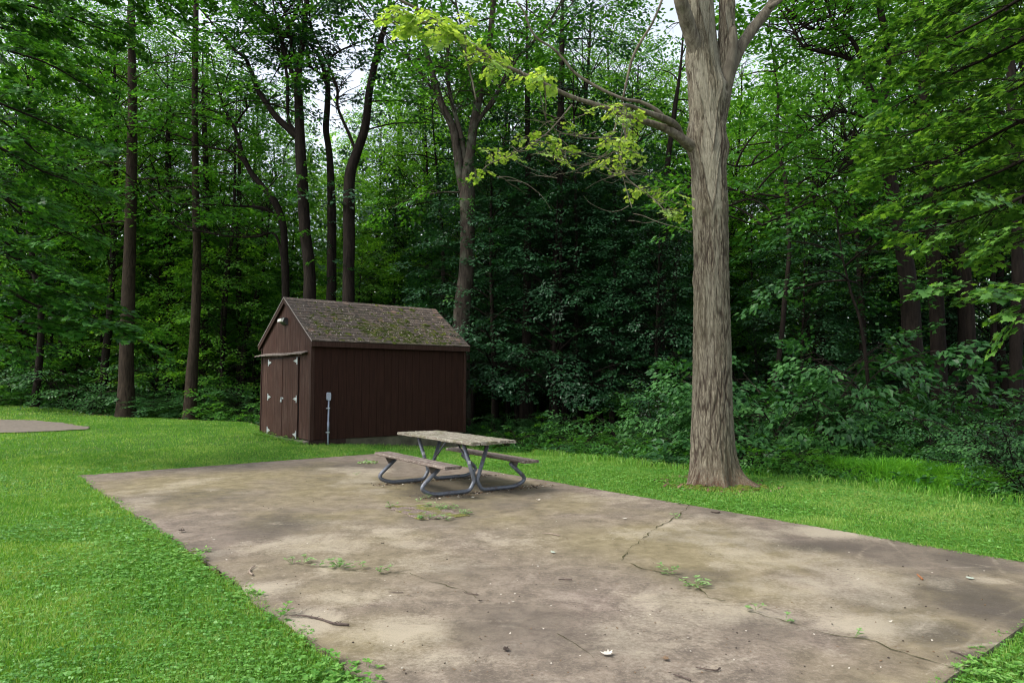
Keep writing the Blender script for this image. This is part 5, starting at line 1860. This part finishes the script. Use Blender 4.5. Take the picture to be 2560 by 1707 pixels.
# bare hooked twigs
bb = MB()
for (px, py) in [(1400, 300), (1480, 330), (1450, 380), (1300, 400), (1430, 440), (1500, 430), (1350, 380), (1560, 440), (1620, 420), (1380, 330), (1250, 430), (1530, 400), (1600, 520)]:
    for k in range(3):
        p = unp(px + rg.normal(0, 25), py + rg.normal(0, 15), depth=9.8)
        c = limb_curve(rg, p, rg.choice([0, 3.1]) + rg.normal(0, .4), rg.normal(-.1, .3), rg.normal(.2, .5), rg.uniform(.4, 1.0), 7, .25)
        bb.tube(smooth_path(c, 14) - BASE, np.linspace(.006, .002, 14), 4, False)
bb.build('bare_twigs', MLIMB, big)
# upper crown, mostly above the picture, shades the lawn
fo = Foliage(444)
bb = MB()
for k in range(22):
    z0 = unp(1760, 0, depth=BD)[2] + .8 + k * .22
    c = limb_curve(rg, (bx + rg.normal(0, .3), by, z0), k * 2.4, .7, .2, rg.uniform(2.8, 4.4), 6)
    if c[-1][1] < 8: c[:, 2] += .8
    dress(fo, bb_off(bb, BASE), c, .05, .14, 1.5, .8, 1.1, .25, .5)
link('crown', fo.mesh('crown', M['leaf_mid'], KITE, BASE), big)
bb.build('upper_branches', MLIMB, big, True)

# ---- near maples just outside both edges of the picture
def near_tree(name, label, base, H, r, boughs, leafm, leaf, seed, step=.22, sub=.75, spray=.42, trunk_root=False):
    rg = RS(seed)
    o = empty(name, base, 0, label, 'tree')
    base = np.array(base)
    tb = MB()
    T = smooth_path(np.array([(0, 0, -.4), (0, 0, .6), (.1, .05, H * .5), (0, .1, H)]), 60)
    rr = r * (1 - .5 * T[:, 2] / H) * (1 + .9 * np.exp(-np.clip(T[:, 2] + .1, 0, 9) / .22))
    v, q = tube_np(T, rr, 40)
    cen = np.repeat(T, 40, axis=0)
    v = cen + (v - cen) * (1 + .35 * (fbm(v * (9, 9, 1.6), seed, 4) - .5))[:, None]
    tb.addq(v, q)
    tb.build('trunk', M['bark_brown'], o, True)
    fo = Foliage(seed)
    bb = MB()
    for (pts, r0) in boughs:
        c = np.array(pts, float)
        dress(fo, bb_off(bb, base), c, r0, leaf, sub, step, spray, .12, .5, .26, SPR, 6, True)
    fo.tw.mi = 0
    tw = fo.tw.mesh('twigs', M['bark_dark'])
    tw.transform(Matrix.Translation(-Vector(base)))
    link('twigs', tw, o)
    bb.build('branches', M['bark_dark'], o, True)
    link('crown', fo.mesh('crown', leafm, MAPLE, base), o)
    print(name, fo.count())
    return o


RB = (5.75, 7.05, float(hgt(5.75, 7.05)))
rg = RS(31)
bo = []


def pxb(*pts):
    return [tuple(unp(a, b_, depth=d)) for a, b_, d in pts]


for a in [  # (start -> end) boughs of the right-hand maple, leaf tiers drooping to the left
    [(2640, -60, 8.0), (2480, 40, 8.6), (2330, 110, 9.2), (2200, 150, 9.8)],
    [(2660, 40, 8.0), (2500, 130, 8.5), (2350, 200, 9.0), (2230, 270, 9.4)],
    [(2680, 140, 7.8), (2520, 230, 8.4), (2360, 300, 8.9), (2210, 360, 9.4)],
    [(2680, 240, 7.8), (2520, 320, 8.3), (2380, 390, 8.9), (2200, 440, 9.4)],
    [(2680, 330, 7.6), (2540, 410, 8.2), (2400, 470, 8.7), (2260, 520, 9.2)],
    [(2680, 430, 7.6), (2560, 490, 8.0), (2440, 540, 8.4), (2300, 580, 8.8)],
    [(2640, -160, 8.4), (2520, -40, 9.0), (2400, 20, 9.5), (2260, 60, 10)],
    [(2620, -260, 8.4), (2500, -120, 9.0), (2380, -60, 9.5), (2250, -20, 10.2)],
    [(2700, 100, 9.0), (2600, 180, 9.6), (2480, 240, 10.2), (2380, 280, 10.6)],
    [(2700, 260, 9.0), (2600, 340, 9.6), (2490, 400, 10.0), (2400, 430, 10.4)],
    [(2700, 0, 9.0), (2620, 60, 9.6), (2500, 100, 10.2), (2420, 150, 10.8)],
    [(2700, 400, 9.0), (2600, 450, 9.3), (2520, 500, 9.6), (2450, 540, 9.8)],
    [(2700, 520, 7.6), (2640, 560, 7.8), (2560, 600, 8.0), (2500, 620, 8.2)],
    [(2660, 690, 6.8), (2610, 740, 6.8), (2560, 775, 6.8), (2535, 800, 6.8)],
]:
    bo.append((pxb(*a), .028))
near_tree('maple_tree', 'near maple with bright lobed leaves reaching in from the upper right edge', RB, 8.5, .26, bo, M['leaf_edge'], .082, 61, .135, .75, .38)
LB = (-12.6, 12.6, float(hgt(-12.6, 12.6)))
bo = []
for a in [
    [(-160, 60, 13), (0, 120, 13.2), (120, 160, 13.5), (240, 230, 14)],
    [(-160, -60, 13), (20, 0, 13.5), (160, 40, 14), (300, 90, 14.5)],
    [(-160, 180, 12.6), (-20, 250, 12.8), (100, 300, 13.2), (230, 360, 13.6)],
    [(-160, 300, 12.5), (0, 370, 12.6), (110, 430, 13), (230, 470, 13.4)],
    [(-160, 420, 12.2), (-20, 480, 12.4), (90, 540, 12.8), (200, 600, 13.2)],
    [(-160, 520, 12), (-40, 570, 12.2), (60, 640, 12.5), (160, 700, 12.8)],
    [(-120, 560, 12), (30, 640, 12), (130, 720, 12.2), (250, 800, 12.4), (370, 862, 12.6)],
    [(-160, 640, 12), (-20, 700, 12), (80, 760, 12.2), (190, 800, 12.4), (290, 815, 12.6)],
    [(-160, 700, 12), (-60, 760, 12), (40, 800, 12.2), (120, 820, 12.4)],
    [(-160, 240, 14), (0, 300, 14.5), (90, 380, 15), (160, 420, 15.4)],
    [(-160, 20, 14), (0, 70, 14.5), (120, 90, 15), (220, 130, 15.4)],
    [(-160, -160, 13), (40, -90, 13.8), (240, -40, 14.5), (420, 10, 15)],
    [(-160, -200, 14), (100, -120, 14.6), (330, -60, 15.2), (560, -20, 15.6)],
    [(-160, 380, 14), (-20, 450, 14.3), (60, 500, 14.6), (140, 540, 15)],
    [(-160, 780, 12.4), (-80, 830, 12.6), (0, 870, 12.8)],
]:
    bo.append((pxb(*a), .034))
near_tree('maple_tree', 'near tree at the upper left whose boughs hang before the thick bare trunk', LB, 9.5, .24, bo, M['leaf_mid'], .098, 71, .15, 1.0, .46)
print('trees done', round(time.time() - _t0, 1))

# ------------------------------------------------------------------ lawn grass, clover, weeds
SHC = np.array([SX, SY])
SHU = np.array([math.cos(SA), math.sin(SA)])
SHW = np.array([-math.sin(SA), math.cos(SA)])


def in_shed(x, y):
    a = (x - SX) * SHU[0] + (y - SY) * SHU[1]
    b_ = (x - SX) * SHW[0] + (y - SY) * SHW[1]
    return (a > -.03) & (a < SL_ + .03) & (b_ > .02) & (b_ < SW)


def turf_ok(x, y, lip=0.0):
    wob = .10 * (fbm2(x * 3, y * 3, 91, 4) - .5) * 2
    sd = slab_dist(x, y) + wob * (slab_dist(x, y) < .3)
    return lawn_mask(x, y) & (sd > lip) & ~in_shed(x, y) & ~inpoly(x + .3 * (fbm2(x * 2, y * 2, 3, 2) - .5), y + .3 * (fbm2(x * 2, y * 2, 4, 2) - .5), PATHP)


def scatter(n, d0, d1, rg, a0=-.68, a1=.68, power=1.0):
    a = rg.uniform(a0, a1, n)
    d = (rg.uniform(d0 ** power, d1 ** power, n)) ** (1 / power)
    return d * np.sin(a), d * np.cos(a)


def blades(name, x, y, h, wd, seed, mat, lean=.5, tint=None, segs=1):
    rg = RS(seed)
    n = len(x)
    z = np.maximum(hgt(x, y), -.2)
    az = rg.uniform(0, 6.28, n)
    fx, fy = np.cos(az), np.sin(az)
    ln = np.abs(rg.normal(0, lean, n))
    ta = rg.uniform(0, 6.28, n)
    lx, ly = np.cos(ta) * ln * h, np.sin(ta) * ln * h
    wd = wd * rg.uniform(.6, 1.3, n)
    if segs == 1:
        V = np.zeros((n, 3, 3))
        V[:, 0] = np.c_[x - fx * wd, y - fy * wd, z - .005]
        V[:, 1] = np.c_[x + fx * wd, y + fy * wd, z - .005]
        V[:, 2] = np.c_[x + lx, y + ly, z + h]
        F_ = np.arange(n * 3).reshape(n, 3)
        fa = tint
    else:
        V = np.zeros((n, 6, 3))
        for k, (t, hh, ww) in enumerate([(0, 0, 1), (.25, .7, .8), (.75, 1.0, .4)]):
            V[:, 2 * k] = np.c_[x + lx * t - fx * wd * ww, y + ly * t - fy * wd * ww, z + h * hh]
            V[:, 2 * k + 1] = np.c_[x + lx * t + fx * wd * ww, y + ly * t + fy * wd * ww, z + h * hh]
        V = np.concatenate([V, np.c_[x + lx * 1.3, y + ly * 1.3, z + h * .85][:, None]], 1)
        b0 = np.arange(n)[:, None] * 7
        F_ = np.concatenate([b0 + np.array([[0, 1, 3, 2]]), b0 + np.array([[2, 3, 5, 4]]), b0 + np.array([[4, 5, 6, 6]])], 0)
        F_ = F_[:2 * n]
        fa = np.concatenate([tint, tint])
    return mesh_np(name, V.reshape(-1, 3), F_, [mat], attrs={'tint': ('FACE', np.clip(fa, 0, 1))})


rg = RS(17)
xs, ys = [], []
for (n, d0, d1, a0, a1) in [(260000, 3.2, 9, -.7, .7), (230000, 7, 17, -.7, .7), (270000, 14, 34, -.72, .35), (90000, 3.5, 12, -.72, -.15), (60000, 7.5, 15, .12, .68)]:
    a, b_ = scatter(n, d0, d1, rg, a0, a1, 1.2)
    xs.append(a); ys.append(b_)
x, y = np.concatenate(xs), np.concatenate(ys)
k = turf_ok(x, y, -.02)
x, y = x[k], y[k]
d = np.hypot(x, y)
big_n = fbm2(x * .45, y * .45, 5, 4)
fin_n = fbm2(x * 2.2, y * 2.2, 6, 3)
h = (.020 + .028 * fin_n) * rg.uniform(.6, 1.4, len(x)) * (1 + .3 * (slab_dist(x, y) < .08))
# thin, worn soil round the big tree's foot
wr = np.exp(-((x - bx) ** 2 + (y - by + .25) ** 2) / .55)
k = rg.rand(len(x)) > wr * .75
x, y, d, h, big_n, fin_n = x[k], y[k], d[k], h[k], big_n[k], fin_n[k]
tint = .40 + .6 * (big_n - .5) + .55 * (fin_n - .5) + rg.normal(0, .2, len(x)) + .5 * (rg.rand(len(x)) < .06) - .05
g = link('grass', blades('grass', x, y, h, .0022 + .00042 * d, 18, M['grass'], .75, tint))
tag(g, 'short mown green grass of the lawn', 'grass', kind='stuff')
print('grass', len(x), round(time.time() - _t0, 1))

# clover and small round-leaved weeds in patches
xs, ys = [], []
for (n, d0, d1, a0, a1) in [(46000, 3.4, 9.5, -.7, -.1), (22000, 8, 15, -.7, .1), (40000, 6.5, 14, .05, .68), (5000, 3.5, 6.5, .45, .7)]:
    a, b_ = scatter(n, d0, d1, rg, a0, a1, 1.2)
    xs.append(a); ys.append(b_)
x, y = np.concatenate(xs), np.concatenate(ys)
pn = fbm2(x * .8, y * .8, 33, 4) + .16 * np.exp(-np.clip(slab_dist(x, y), 0, 9) / .5)
k = turf_ok(x, y, -.06) & (pn > .50 + rg.normal(0, .09, len(x)))
x, y = x[k], y[k]
n = len(x)
d = np.hypot(x, y)
z = np.maximum(hgt(x, y), -.06) + rg.uniform(.012, .055, n)
a0 = rg.uniform(0, 6.28, n)
tn = norm(np.c_[rg.normal(0, .5, n), rg.normal(0, .5, n), np.ones(n)])
P, D, Nn, S, T = [], [], [], [], []
base_s = (.0075 + .0007 * d) * rg.gamma(5, .2, n)
LT = .48 + .5 * (fbm2(x * 1.2, y * 1.2, 8, 3) - .5) + rg.normal(0, .16, n)
for j in range(3):
    a = a0 + j * 2.094
    dd = np.c_[np.cos(a), np.sin(a), np.full(n, -.1)]
    P.append(np.c_[x, y, z]); D.append(norm(dd)); Nn.append(tn); S.append(base_s * rg.uniform(.8, 1.3, n)); T.append(LT)
CLV = np.array([(0, 0, 0), (.45, .38, .05), (.95, .33, .02), (1.05, 0, -.02), (.95, -.33, .02), (.45, -.38, .05)])
c = link('clover', leaves_mesh('clover', np.vstack(P), np.vstack(D), np.vstack(Nn), np.concatenate(S), np.concatenate(T), M['clover'], CLV))
tag(c, 'clover and small round leaves growing through the lawn', 'clover', kind='stuff')
print('clover', n)

# tall bright grass strip at the right of the lawn
rg = RS(23)
n = 26000
u = rg.uniform(0, 1, n)
pxs = 2030 + 400 * u
base = np.stack([np.interp(pxs, [2030, 2150, 2300, 2430], [unp(2030, 1, depth=12.6)[0], unp(2150, 1, depth=11.9)[0], unp(2300, 1, depth=11.1)[0], unp(2430, 1, depth=10.6)[0]]),
                 np.interp(pxs, [2030, 2150, 2300, 2430], [12.6, 11.9, 11.1, 10.6])], -1)
dd = np.array([-.45, -.9])
off = rg.normal(0, .26, n)
x = base[:, 0] + off * .62 + rg.normal(0, .08, n)
y = base[:, 1] + off * .78 + rg.normal(0, .08, n)
hh = rg.uniform(.12, .36, n) * (.6 + .8 * fbm2(x * 2, y * 2, 7, 3)) * np.clip(1.3 - np.abs(off) * 1.2, .5, 1.2)
t = .45 + .8 * (fbm2(x * 1.5, y * 1.5, 4, 3) - .5) + rg.normal(0, .2, n)
tg = link('tall_grass', blades('tall_grass', x, y, hh, .006, 24, M['tall_grass'], .8, t, 2))
tag(tg, 'strip of tall bright uncut grass below the bushes on the right', 'tall grass', kind='stuff')
# uncut tufts where the mower misses: woodland edge and shed foot
xs, ys = [], []
for i in range(len(LAWN) - 13, len(LAWN) - 3):
    a, b_ = np.array(LAWN[i]), np.array(LAWN[i + 1])
    m_ = int(np.linalg.norm(b_ - a) * 700)
    u = rg.rand(m_)
    q = a + (b_ - a) * u[:, None] + rg.normal(0, .22, (m_, 2))
    xs.append(q[:, 0]); ys.append(q[:, 1])
for (p, r) in [((0, 0), (1, 0)), ((0, 0), (0, 1))]:
    m_ = 700
    u = rg.rand(m_)
    L__ = SL_ if r[0] else SW
    q = SHC + (SHU * r[0] + SHW * r[1]) * (u * L__)[:, None] - (SHW * r[0] + SHU * r[1]) * (np.abs(rg.normal(0, .05, m_)) + .04)[:, None]
    xs.append(q[:, 0]); ys.append(q[:, 1])
x, y = np.concatenate(xs), np.concatenate(ys)
k = ~in_shed(x, y)
x, y = x[k], y[k]
hh = rg.uniform(.04, .18, len(x)) * (.3 + fbm2(x * 2, y * 2, 3, 3)) * np.where(np.hypot(x - SX - 1, y - SY - 1.5) < 4.2, .5, 1)
o = link('edge_grass', blades('edge_grass', x, y, hh, .006, 25, M['grass'], .7, .4 + rg.normal(0, .2, len(x)), 2))
tag(o, 'uncut grass along the edge of the wood and the shed foot', 'grass', kind='stuff')
# leaf litter and low green cover on the floor of the wood
n = 90000
x, y = scatter(n, 9, 46, rg, -.75, .75, 1.3)
k = ~lawn_mask(x, y) & ~in_shed(x, y)
x, y = x[k], y[k]
n = len(x)
z = hgt(x, y) + rg.uniform(.0, .25, n) * (fbm2(x * .9, y * .9, 2, 3) > .5)
nn = norm(np.c_[rg.normal(0, .35, n), rg.normal(0, .35, n), np.ones(n)])
dv = norm(np.cross(nn, rg.normal(0, 1, (n, 3))))
o = link('ground_cover', leaves_mesh('ground_cover', np.c_[x, y, z + .02], dv, nn, rg.uniform(.07, .14, n) * (1 + np.hypot(x, y) / 50), .4 + rg.normal(0, .25, n), M['leaf_shrub'], KITE))
tag(o, 'low leafy ground cover on the floor of the wood', 'ground cover', kind='stuff')
n = 50000
x, y = scatter(n, 9, 40, rg, -.72, .72, 1.3)
k = (~lawn_mask(x, y) | (np.hypot(x - bx, y - by) < 1.0)) & ~in_shed(x, y)
x, y = x[k], y[k]
n = len(x)
nn = norm(np.c_[rg.normal(0, .5, n), rg.normal(0, .5, n), np.ones(n)])
dv = norm(np.cross(nn, rg.normal(0, 1, (n, 3))))
o = link('leaf_litter', leaves_mesh('leaf_litter', np.c_[x, y, hgt(x, y) + .015], dv, nn, rg.uniform(.05, .1, n), .3 + rg.normal(0, .25, n), M['leaf_dry'], KITE))
tag(o, 'brown leaf litter under the trees', 'leaf litter', kind='stuff')


# weeds in the cracks
def weed(px, py, r, label, n=16, leaf=.035, seed=0, group=None, mat='weed', stretch=1.0, ang=0.6, hgt_=.05):
    rg = RS(seed + int(px))
    p = unp(px, py, z0=0.0)
    base = np.array([p[0], p[1], .004 if slab_dist(np.array([p[0]]), np.array([p[1]]))[0] < 0 else float(hgt(p[0], p[1]))])
    fo = []
    P, D, Nn, S, T = [], [], [], [], []
    AS = []
    for k in range(n):
        a = rg.uniform(0, 6.28)
        rr = r * math.sqrt(rg.rand())
        u, v_ = math.cos(a) * rr * stretch, math.sin(a) * rr
        c = np.array([u * math.cos(ang) - v_ * math.sin(ang), u * math.sin(ang) + v_ * math.cos(ang), rg.uniform(.008, hgt_)])
        m_ = rg.randint(3, 6)
        a0 = rg.uniform(0, 6.28)
        if n > 26: rr = rr
        P.append((0, 0, .002) if n <= 26 else tuple(c * (1, 1, .2))); D.append(tuple(c) if n <= 26 else (.1, 0, 1)); Nn.append((.01, .02, 1)); S.append(float(np.linalg.norm(c)) if n <= 26 else c[2] * .8); T.append(.2); AS.append(.008 / max(float(np.linalg.norm(c)), .01))
        for j in range(m_):
            b_ = a0 + j * 6.28 / m_ + rg.normal(0, .2)
            P.append(c); D.append((math.cos(b_), math.sin(b_), rg.uniform(-.1, .5))); Nn.append((-math.cos(b_) * .3, -math.sin(b_) * .3, 1)); S.append(leaf * rg.uniform(.6, 1.2)); T.append(.5 + rg.normal(0, .22)); AS.append(1.25)
    me = leaves_mesh('weed', np.array(P), norm(np.array(D)), norm(np.array(Nn)), np.array(S), np.array(T), M[mat], OVAL, AS)
    o = link('weed', me)
    o.location = base
    return tag(o, label, 'weed', group)


CRK = -.12
for a in [(731, 1411, .05, 'small weed at the left end of the row of weeds in the long crack', 5), (760, 1408, .07, 'leafy weed in the crack, second from the left end of its row', 9),
          (799, 1415, .045, 'small weed between the two leafiest weeds of the crack row', 4), (848, 1420, .12, 'longest leafiest weed of the row in the left crack', 20),
          (904, 1423, .04, 'little weed just right of the longest weed in the left crack', 4), (950, 1431, .07, 'weed at the right end of the row in the left crack', 9),
          (1688, 1294, .06, 'small weed at the upper end of the winding crack on the right', 7), (1664, 1434, .08, 'pale weed at the bend of the winding crack', 10),
          (1739, 1468, .09, 'mat of weed lower down the winding crack', 16), (1889, 1527, .07, 'broad-leaved weed starting the straight crack at the lower right', 5),
          (1964, 1555, .03, 'tiny weed in the straight crack at the lower right', 3), (2138, 1595, .03, 'tiny weed halfway along the straight crack', 3),
          (2417, 1671, .04, 'small weed at the end of the straight crack by the corner grass', 5),
          (978, 1268, .07, 'weed tuft at the left tip of the broken patch', 8), (1046, 1256, .04, 'small weed just above the broken patch', 4), (1070, 1246, .05, 'small weed between the table leg and the broken patch', 5),
          (1075, 1267, .08, 'weed on the far edge of the broken patch', 12), (1118, 1273, .12, 'thickest weed clump on the far edge of the broken patch', 20), (1160, 1286, .09, 'weed at the right tip of the broken patch', 14),
          (1062, 1297, .10, 'weed fringe on the near corner of the broken patch', 16), (1110, 1299, .07, 'weed on the near edge of the broken patch, right of the corner', 8),
          (1700, 1262, .05, 'weed where the winding crack meets the lawn', 5), (890, 1188, .06, 'faint weed on the slab left of the picnic table', 4)]:
    weed(*a[:4], n=a[4], leaf=.030 if a[4] < 8 else .034, stretch=1.3, ang=-.15, hgt_=.06)
for a in [(612, 1490, .14, 'leafy weed clump leaning over the left edge of the slab', 26), (860, 1690, .22, 'big round-leaved weed clump at the near left edge of the slab', 70), (470, 1385, .2, 'low weeds creeping onto the broken bite of the left slab edge', 24),
          (500, 1400, .10, 'sprig of weed on the slab by the bite in its left edge', 10), (700, 1545, .10, 'small weed hugging the left slab edge beside the long stick', 10),
          (2535, 1700, .28, 'clump of round leaves filling the corner at the lower right of the slab', 150)]:
    weed(*a[:4], n=a[4], leaf=.034, hgt_=.09, mat='clover')
# leaves round the doors and the foot of the shed
for k, (l, s_, n_) in enumerate([(.3, .2, 12), (.9, .22, 16), (1.6, .25, 20), (2.3, .2, 14), (2.9, .2, 12)]):
    p = SHC + SHW * l - SHU * .16
    q = None
    o = weed(900, 1400, s_, 'weeds growing under the shed doors', n=n_ * 2, leaf=.055, seed=k, group='weeds under the shed doors', mat='clover', hgt_=.12, stretch=1.5, ang=SA + PI / 2)
    o.location = (p[0], p[1], float(hgt(p[0], p[1])))
# moss along the crumbling left edge
mb = MB()
rg = RS(44)
for k in range(900):
    t = rg.choice([rg.normal(6.6, .5), rg.normal(7.6, .7), rg.normal(8.6, .4)])
    s_ = rg.normal(.0, .04)
    r = rg.uniform(.006, .022)
    v = ico_v * (1 + rg.uniform(-.3, .3, (len(ico_v), 1))) * (r, r, r * rg.uniform(.15, .35))
    p = SL0 + E1 * s_ + E2 * t
    v = v + (p[0], p[1], -.004 if s_ > .05 else -.02)
    mb.add(v, ico_f + ico_t)
me = mb.mesh('edge_moss', MMOSS)
tag(link('edge_moss', me), 'moss and dirt along the crumbling left edge of the slab', 'moss', kind='stuff')
# mossy mound at the foot of the big tree
mb = MB()
for k in range(260):
    a = rg.uniform(-2.9, -.3)
    rr = rg.uniform(.42, .62) + .15 * rg.rand() ** 2
    r = rg.uniform(.03, .09)
    v = ico_v * (1 + rg.uniform(-.3, .3, (len(ico_v), 1))) * (r, r, r * rg.uniform(.3, .7))
    xx, yy = bx + math.cos(a) * rr * 1.05, by + math.sin(a) * rr
    v = v + (xx, yy, float(hgt(xx, yy)) - .01)
    mb.add(v, ico_f + ico_t)
tag(mb.build('root_moss', MMOSS), 'moss cushions round the roots of the big trunk', 'moss', kind='stuff')

# ------------------------------------------------------------------ litter on the slab
M['twig'] = simple('twig_bark', (.07, .05, .04), .9, var=.4, scale=30)
M['twig_pale'] = simple('twig_pale', (.22, .17, .13), .9, var=.4, scale=30)
M['dead_dark'] = simple('dead_dark', (.03, .018, .012), .9)
M['dead_pale'] = simple('dead_pale', (.55, .50, .42), .8, var=.2)
M['dead_orange'] = simple('dead_orange', (.28, .11, .04), .8, var=.3)
M['dead_brown'] = simple('dead_brown', (.16, .10, .055), .85, var=.3)
M['leaf_grey'] = simple('leaf_grey', (.35, .40, .33), .8, var=.2)


def stick(pxs, r, mat, label, thorns=0, seed=1):
    rg = RS(seed)
    P = np.array([[*on_slab(*p), r * .9 + .003 + rg.uniform(0, r)] for p in pxs])
    base = P[0].copy()
    base[2] = 0
    C = smooth_path(P, 24)
    mb = MB()
    rr = np.linspace(r * .6, r, 24) * (1 + .2 * rg.rand(24))
    rr[0] *= .4
    mb.tube(C - base, rr, 7)
    for k in range(thorns):
        i = rg.randint(2, 22)
        a = rg.uniform(0, 6.28)
        mb.tube([C[i] - base, C[i] - base + np.array([math.cos(a) * .03, math.sin(a) * .03, rg.uniform(0, .02)])], [r * .45, r * .15], 4)
    o = mb.build('stick', M[mat], None, True)
    o.location = base
    tag(o, label, 'stick')


stick([(722, 1543), (760, 1544), (800, 1550), (835, 1562), (872, 1565)], .008, 'twig', 'long knobbly stick lying near the left edge of the slab', 12, 1)
stick([(638, 1416), (626, 1425), (624, 1434), (632, 1440)], .008, 'twig_pale', 'short curved stick close to the left edge of the slab', 2, 2)
stick([(1354, 1335), (1375, 1336), (1399, 1340)], .006, 'twig_pale', 'short pale straight stick right of the broken patch', 1, 3)
stick([(1396, 1452), (1412, 1451), (1430, 1452)], .006, 'twig', 'short dark straight stick in the middle of the slab', 1, 4)
stick([(1738, 1670), (1762, 1676), (1790, 1678), (1800, 1674)], .005, 'twig', 'thin dark twig at the bottom of the slab with a forked tip', 4, 5)
stick([(1683, 1690), (1705, 1695), (1727, 1704)], .005, 'twig', 'thin twig cut by the bottom edge of the picture', 2, 6)
stick([(2374, 1629), (2395, 1636), (2416, 1643)], .005, 'twig', 'thin dark twig near the lower right corner of the slab', 2, 7)
stick([(970, 1481), (990, 1483), (1008, 1483)], .003, 'twig', 'hair-thin twig in the middle left of the slab', 2, 8)
stick([(1160, 1483), (1178, 1486), (1195, 1488)], .0035, 'twig', 'thin twig lying beside the end of the left crack', 2, 9)
stick([(2293, 1440), (2306, 1450)], .009, 'dead_orange', 'orange-brown chip of bark on the dark right part of the slab', 0, 10)
stick([(1776, 1281), (1790, 1283), (1800, 1283)], .009, 'dead_dark', 'short black stub of wood near the lawn edge below the big trunk', 0, 11)


def fallen(px, py, size, mat, label, seed, group=None, shape=MAPLE):
    rg = RS(seed)
    x, y = on_slab(px, py)
    v = shape.copy()
    v[:, 0] -= .4
    v = v * size
    v[:, 2] = (v[:, 0] ** 2 + v[:, 1] ** 2) / size * rg.uniform(.2, .9) + rg.uniform(0, .15, len(v)) * size * .6 + .003
    k = len(v)
    c = np.array([[0, 0, .004 + size * .05]])
    mb = MB()
    v = np.vstack([v, c])
    mb.add(v, [(i, (i + 1) % k, k) for i in range(k)])
    o = mb.build('fallen_leaf', M[mat])
    o.location = (x, y, .005)
    o.rotation_euler = (0, 0, rg.uniform(0, 6.28))
    tag(o, label, 'leaf', group)


for i, a in enumerate([(1518, 1639, .07, 'dead_pale', 'pale star-shaped leaf near the bottom of the slab'), (1382, 1383, .055, 'leaf_grey', 'bluish grey curled leaf right of the centre of the slab'),
                       (1664, 1650, .05, 'dead_brown', 'curled brown leaf near the bottom, right of the pale star-shaped leaf'), (1265, 1627, .05, 'dead_dark', 'black leaf at the bottom middle of the slab'),
                       (956, 1361, .035, 'dead_dark', 'small black leaf in the middle left of the slab'), (1200, 1504, .035, 'dead_dark', 'small black leaf at the end of the left crack'),
                       (1346, 1252, .055, 'dead_pale', 'whitish leaf right of the table, near the lawn'), (1562, 1298, .05, 'dead_pale', 'whitish leaf left of the winding crack'),
                       (455, 1330, .07, 'dead_dark', 'dark curled leaf near the left edge of the slab'), (2425, 1447, .06, 'leaf_grey', 'greenish grey leaf on the dark right part of the slab'),
                       (1182, 1245, .05, 'dead_pale', 'pale leaf beside the nearest table frame'), (1163, 1239, .05, 'dead_brown', 'tan leaf touching the nearest table frame')]):
    fallen(*a[:5], seed=i)
rg = RS(91)
for i in range(70):
    px, py = rg.uniform(420, 2420), 1150 + 540 * rg.rand() ** 1.3
    x, y = on_slab(px, py)
    if slab_dist(np.array([x]), np.array([y]))[0] > -.15: continue
    mt = rg.choice(['dead_dark', 'dead_brown', 'dead_pale', 'dead_brown'])
    fallen(px, py, rg.uniform(.014, .035), mt, 'tiny scrap of dead leaf scattered on the slab', 200 + i, 'scraps of dead leaf scattered on the slab', OVAL)
# clump of wilted leaves left of the table
x0, y0 = on_slab(920, 1158)
P, D, Nn, S, T = [], [], [], [], []
for k in range(60):
    a = rg.uniform(0, 6.28)
    r = rg.rand() ** .6
    P.append((math.cos(a) * r * .2, math.sin(a) * r * .12, .01 + .05 * rg.rand() * (1 - r)))
    D.append((rg.normal(0, 1), rg.normal(0, 1), rg.uniform(-.2, .4)))
    Nn.append((rg.normal(0, .4), rg.normal(0, .4), 1))
    S.append(rg.uniform(.04, .09)); T.append(rg.uniform(.3, 1))
o = link('leafy_sprig', leaves_mesh('leafy_sprig', np.array(P), norm(np.array(D)), norm(np.array(Nn)), np.array(S), np.array(T), M['weed'], OVAL))
o.location = (x0, y0, .006)
tag(o, 'wilted pale leafy sprig lying on the slab left of the table', 'sprig')
# brown crumbs gathered under the table frames and fine grit everywhere
mb = MB()
n = 1500
for k in range(n):
    if k < 800:
        u = rg.choice([.66, -.74]) + rg.normal(0, .10)
        v_ = rg.uniform(-.95, 1.1) + .3 * (rg.rand() < .3)
        x, y = TX + u * math.cos(TA) - v_ * math.sin(TA), TY + u * math.sin(TA) + v_ * math.cos(TA)
        s = rg.uniform(.004, .012)
    else:
        x, y = on_slab(rg.uniform(250, 2500), 1150 + 550 * rg.rand())
        s = rg.uniform(.002, .006)
    if slab_dist(np.array([x]), np.array([y]))[0] > -.05: continue
    mb.mi = int(rg.choice([0, 1, 2], p=[.5, .35, .15]))
    a = rg.uniform(0, 3.14)
    M4 = Matrix.Translation((x, y, .004)) @ Matrix.Rotation(a, 4, 'Z')
    mb.box((-s, -s * .6, 0), (s, s * .6, s * .6), M4, jit=s * .3, rng=rg)
tag(mb.build('debris', [M['dead_brown'], M['dead_dark'], M['dead_pale']]), 'brown crumbs and grit scattered on the slab', 'debris', kind='stuff')
print('all', round(time.time() - _t0, 1))
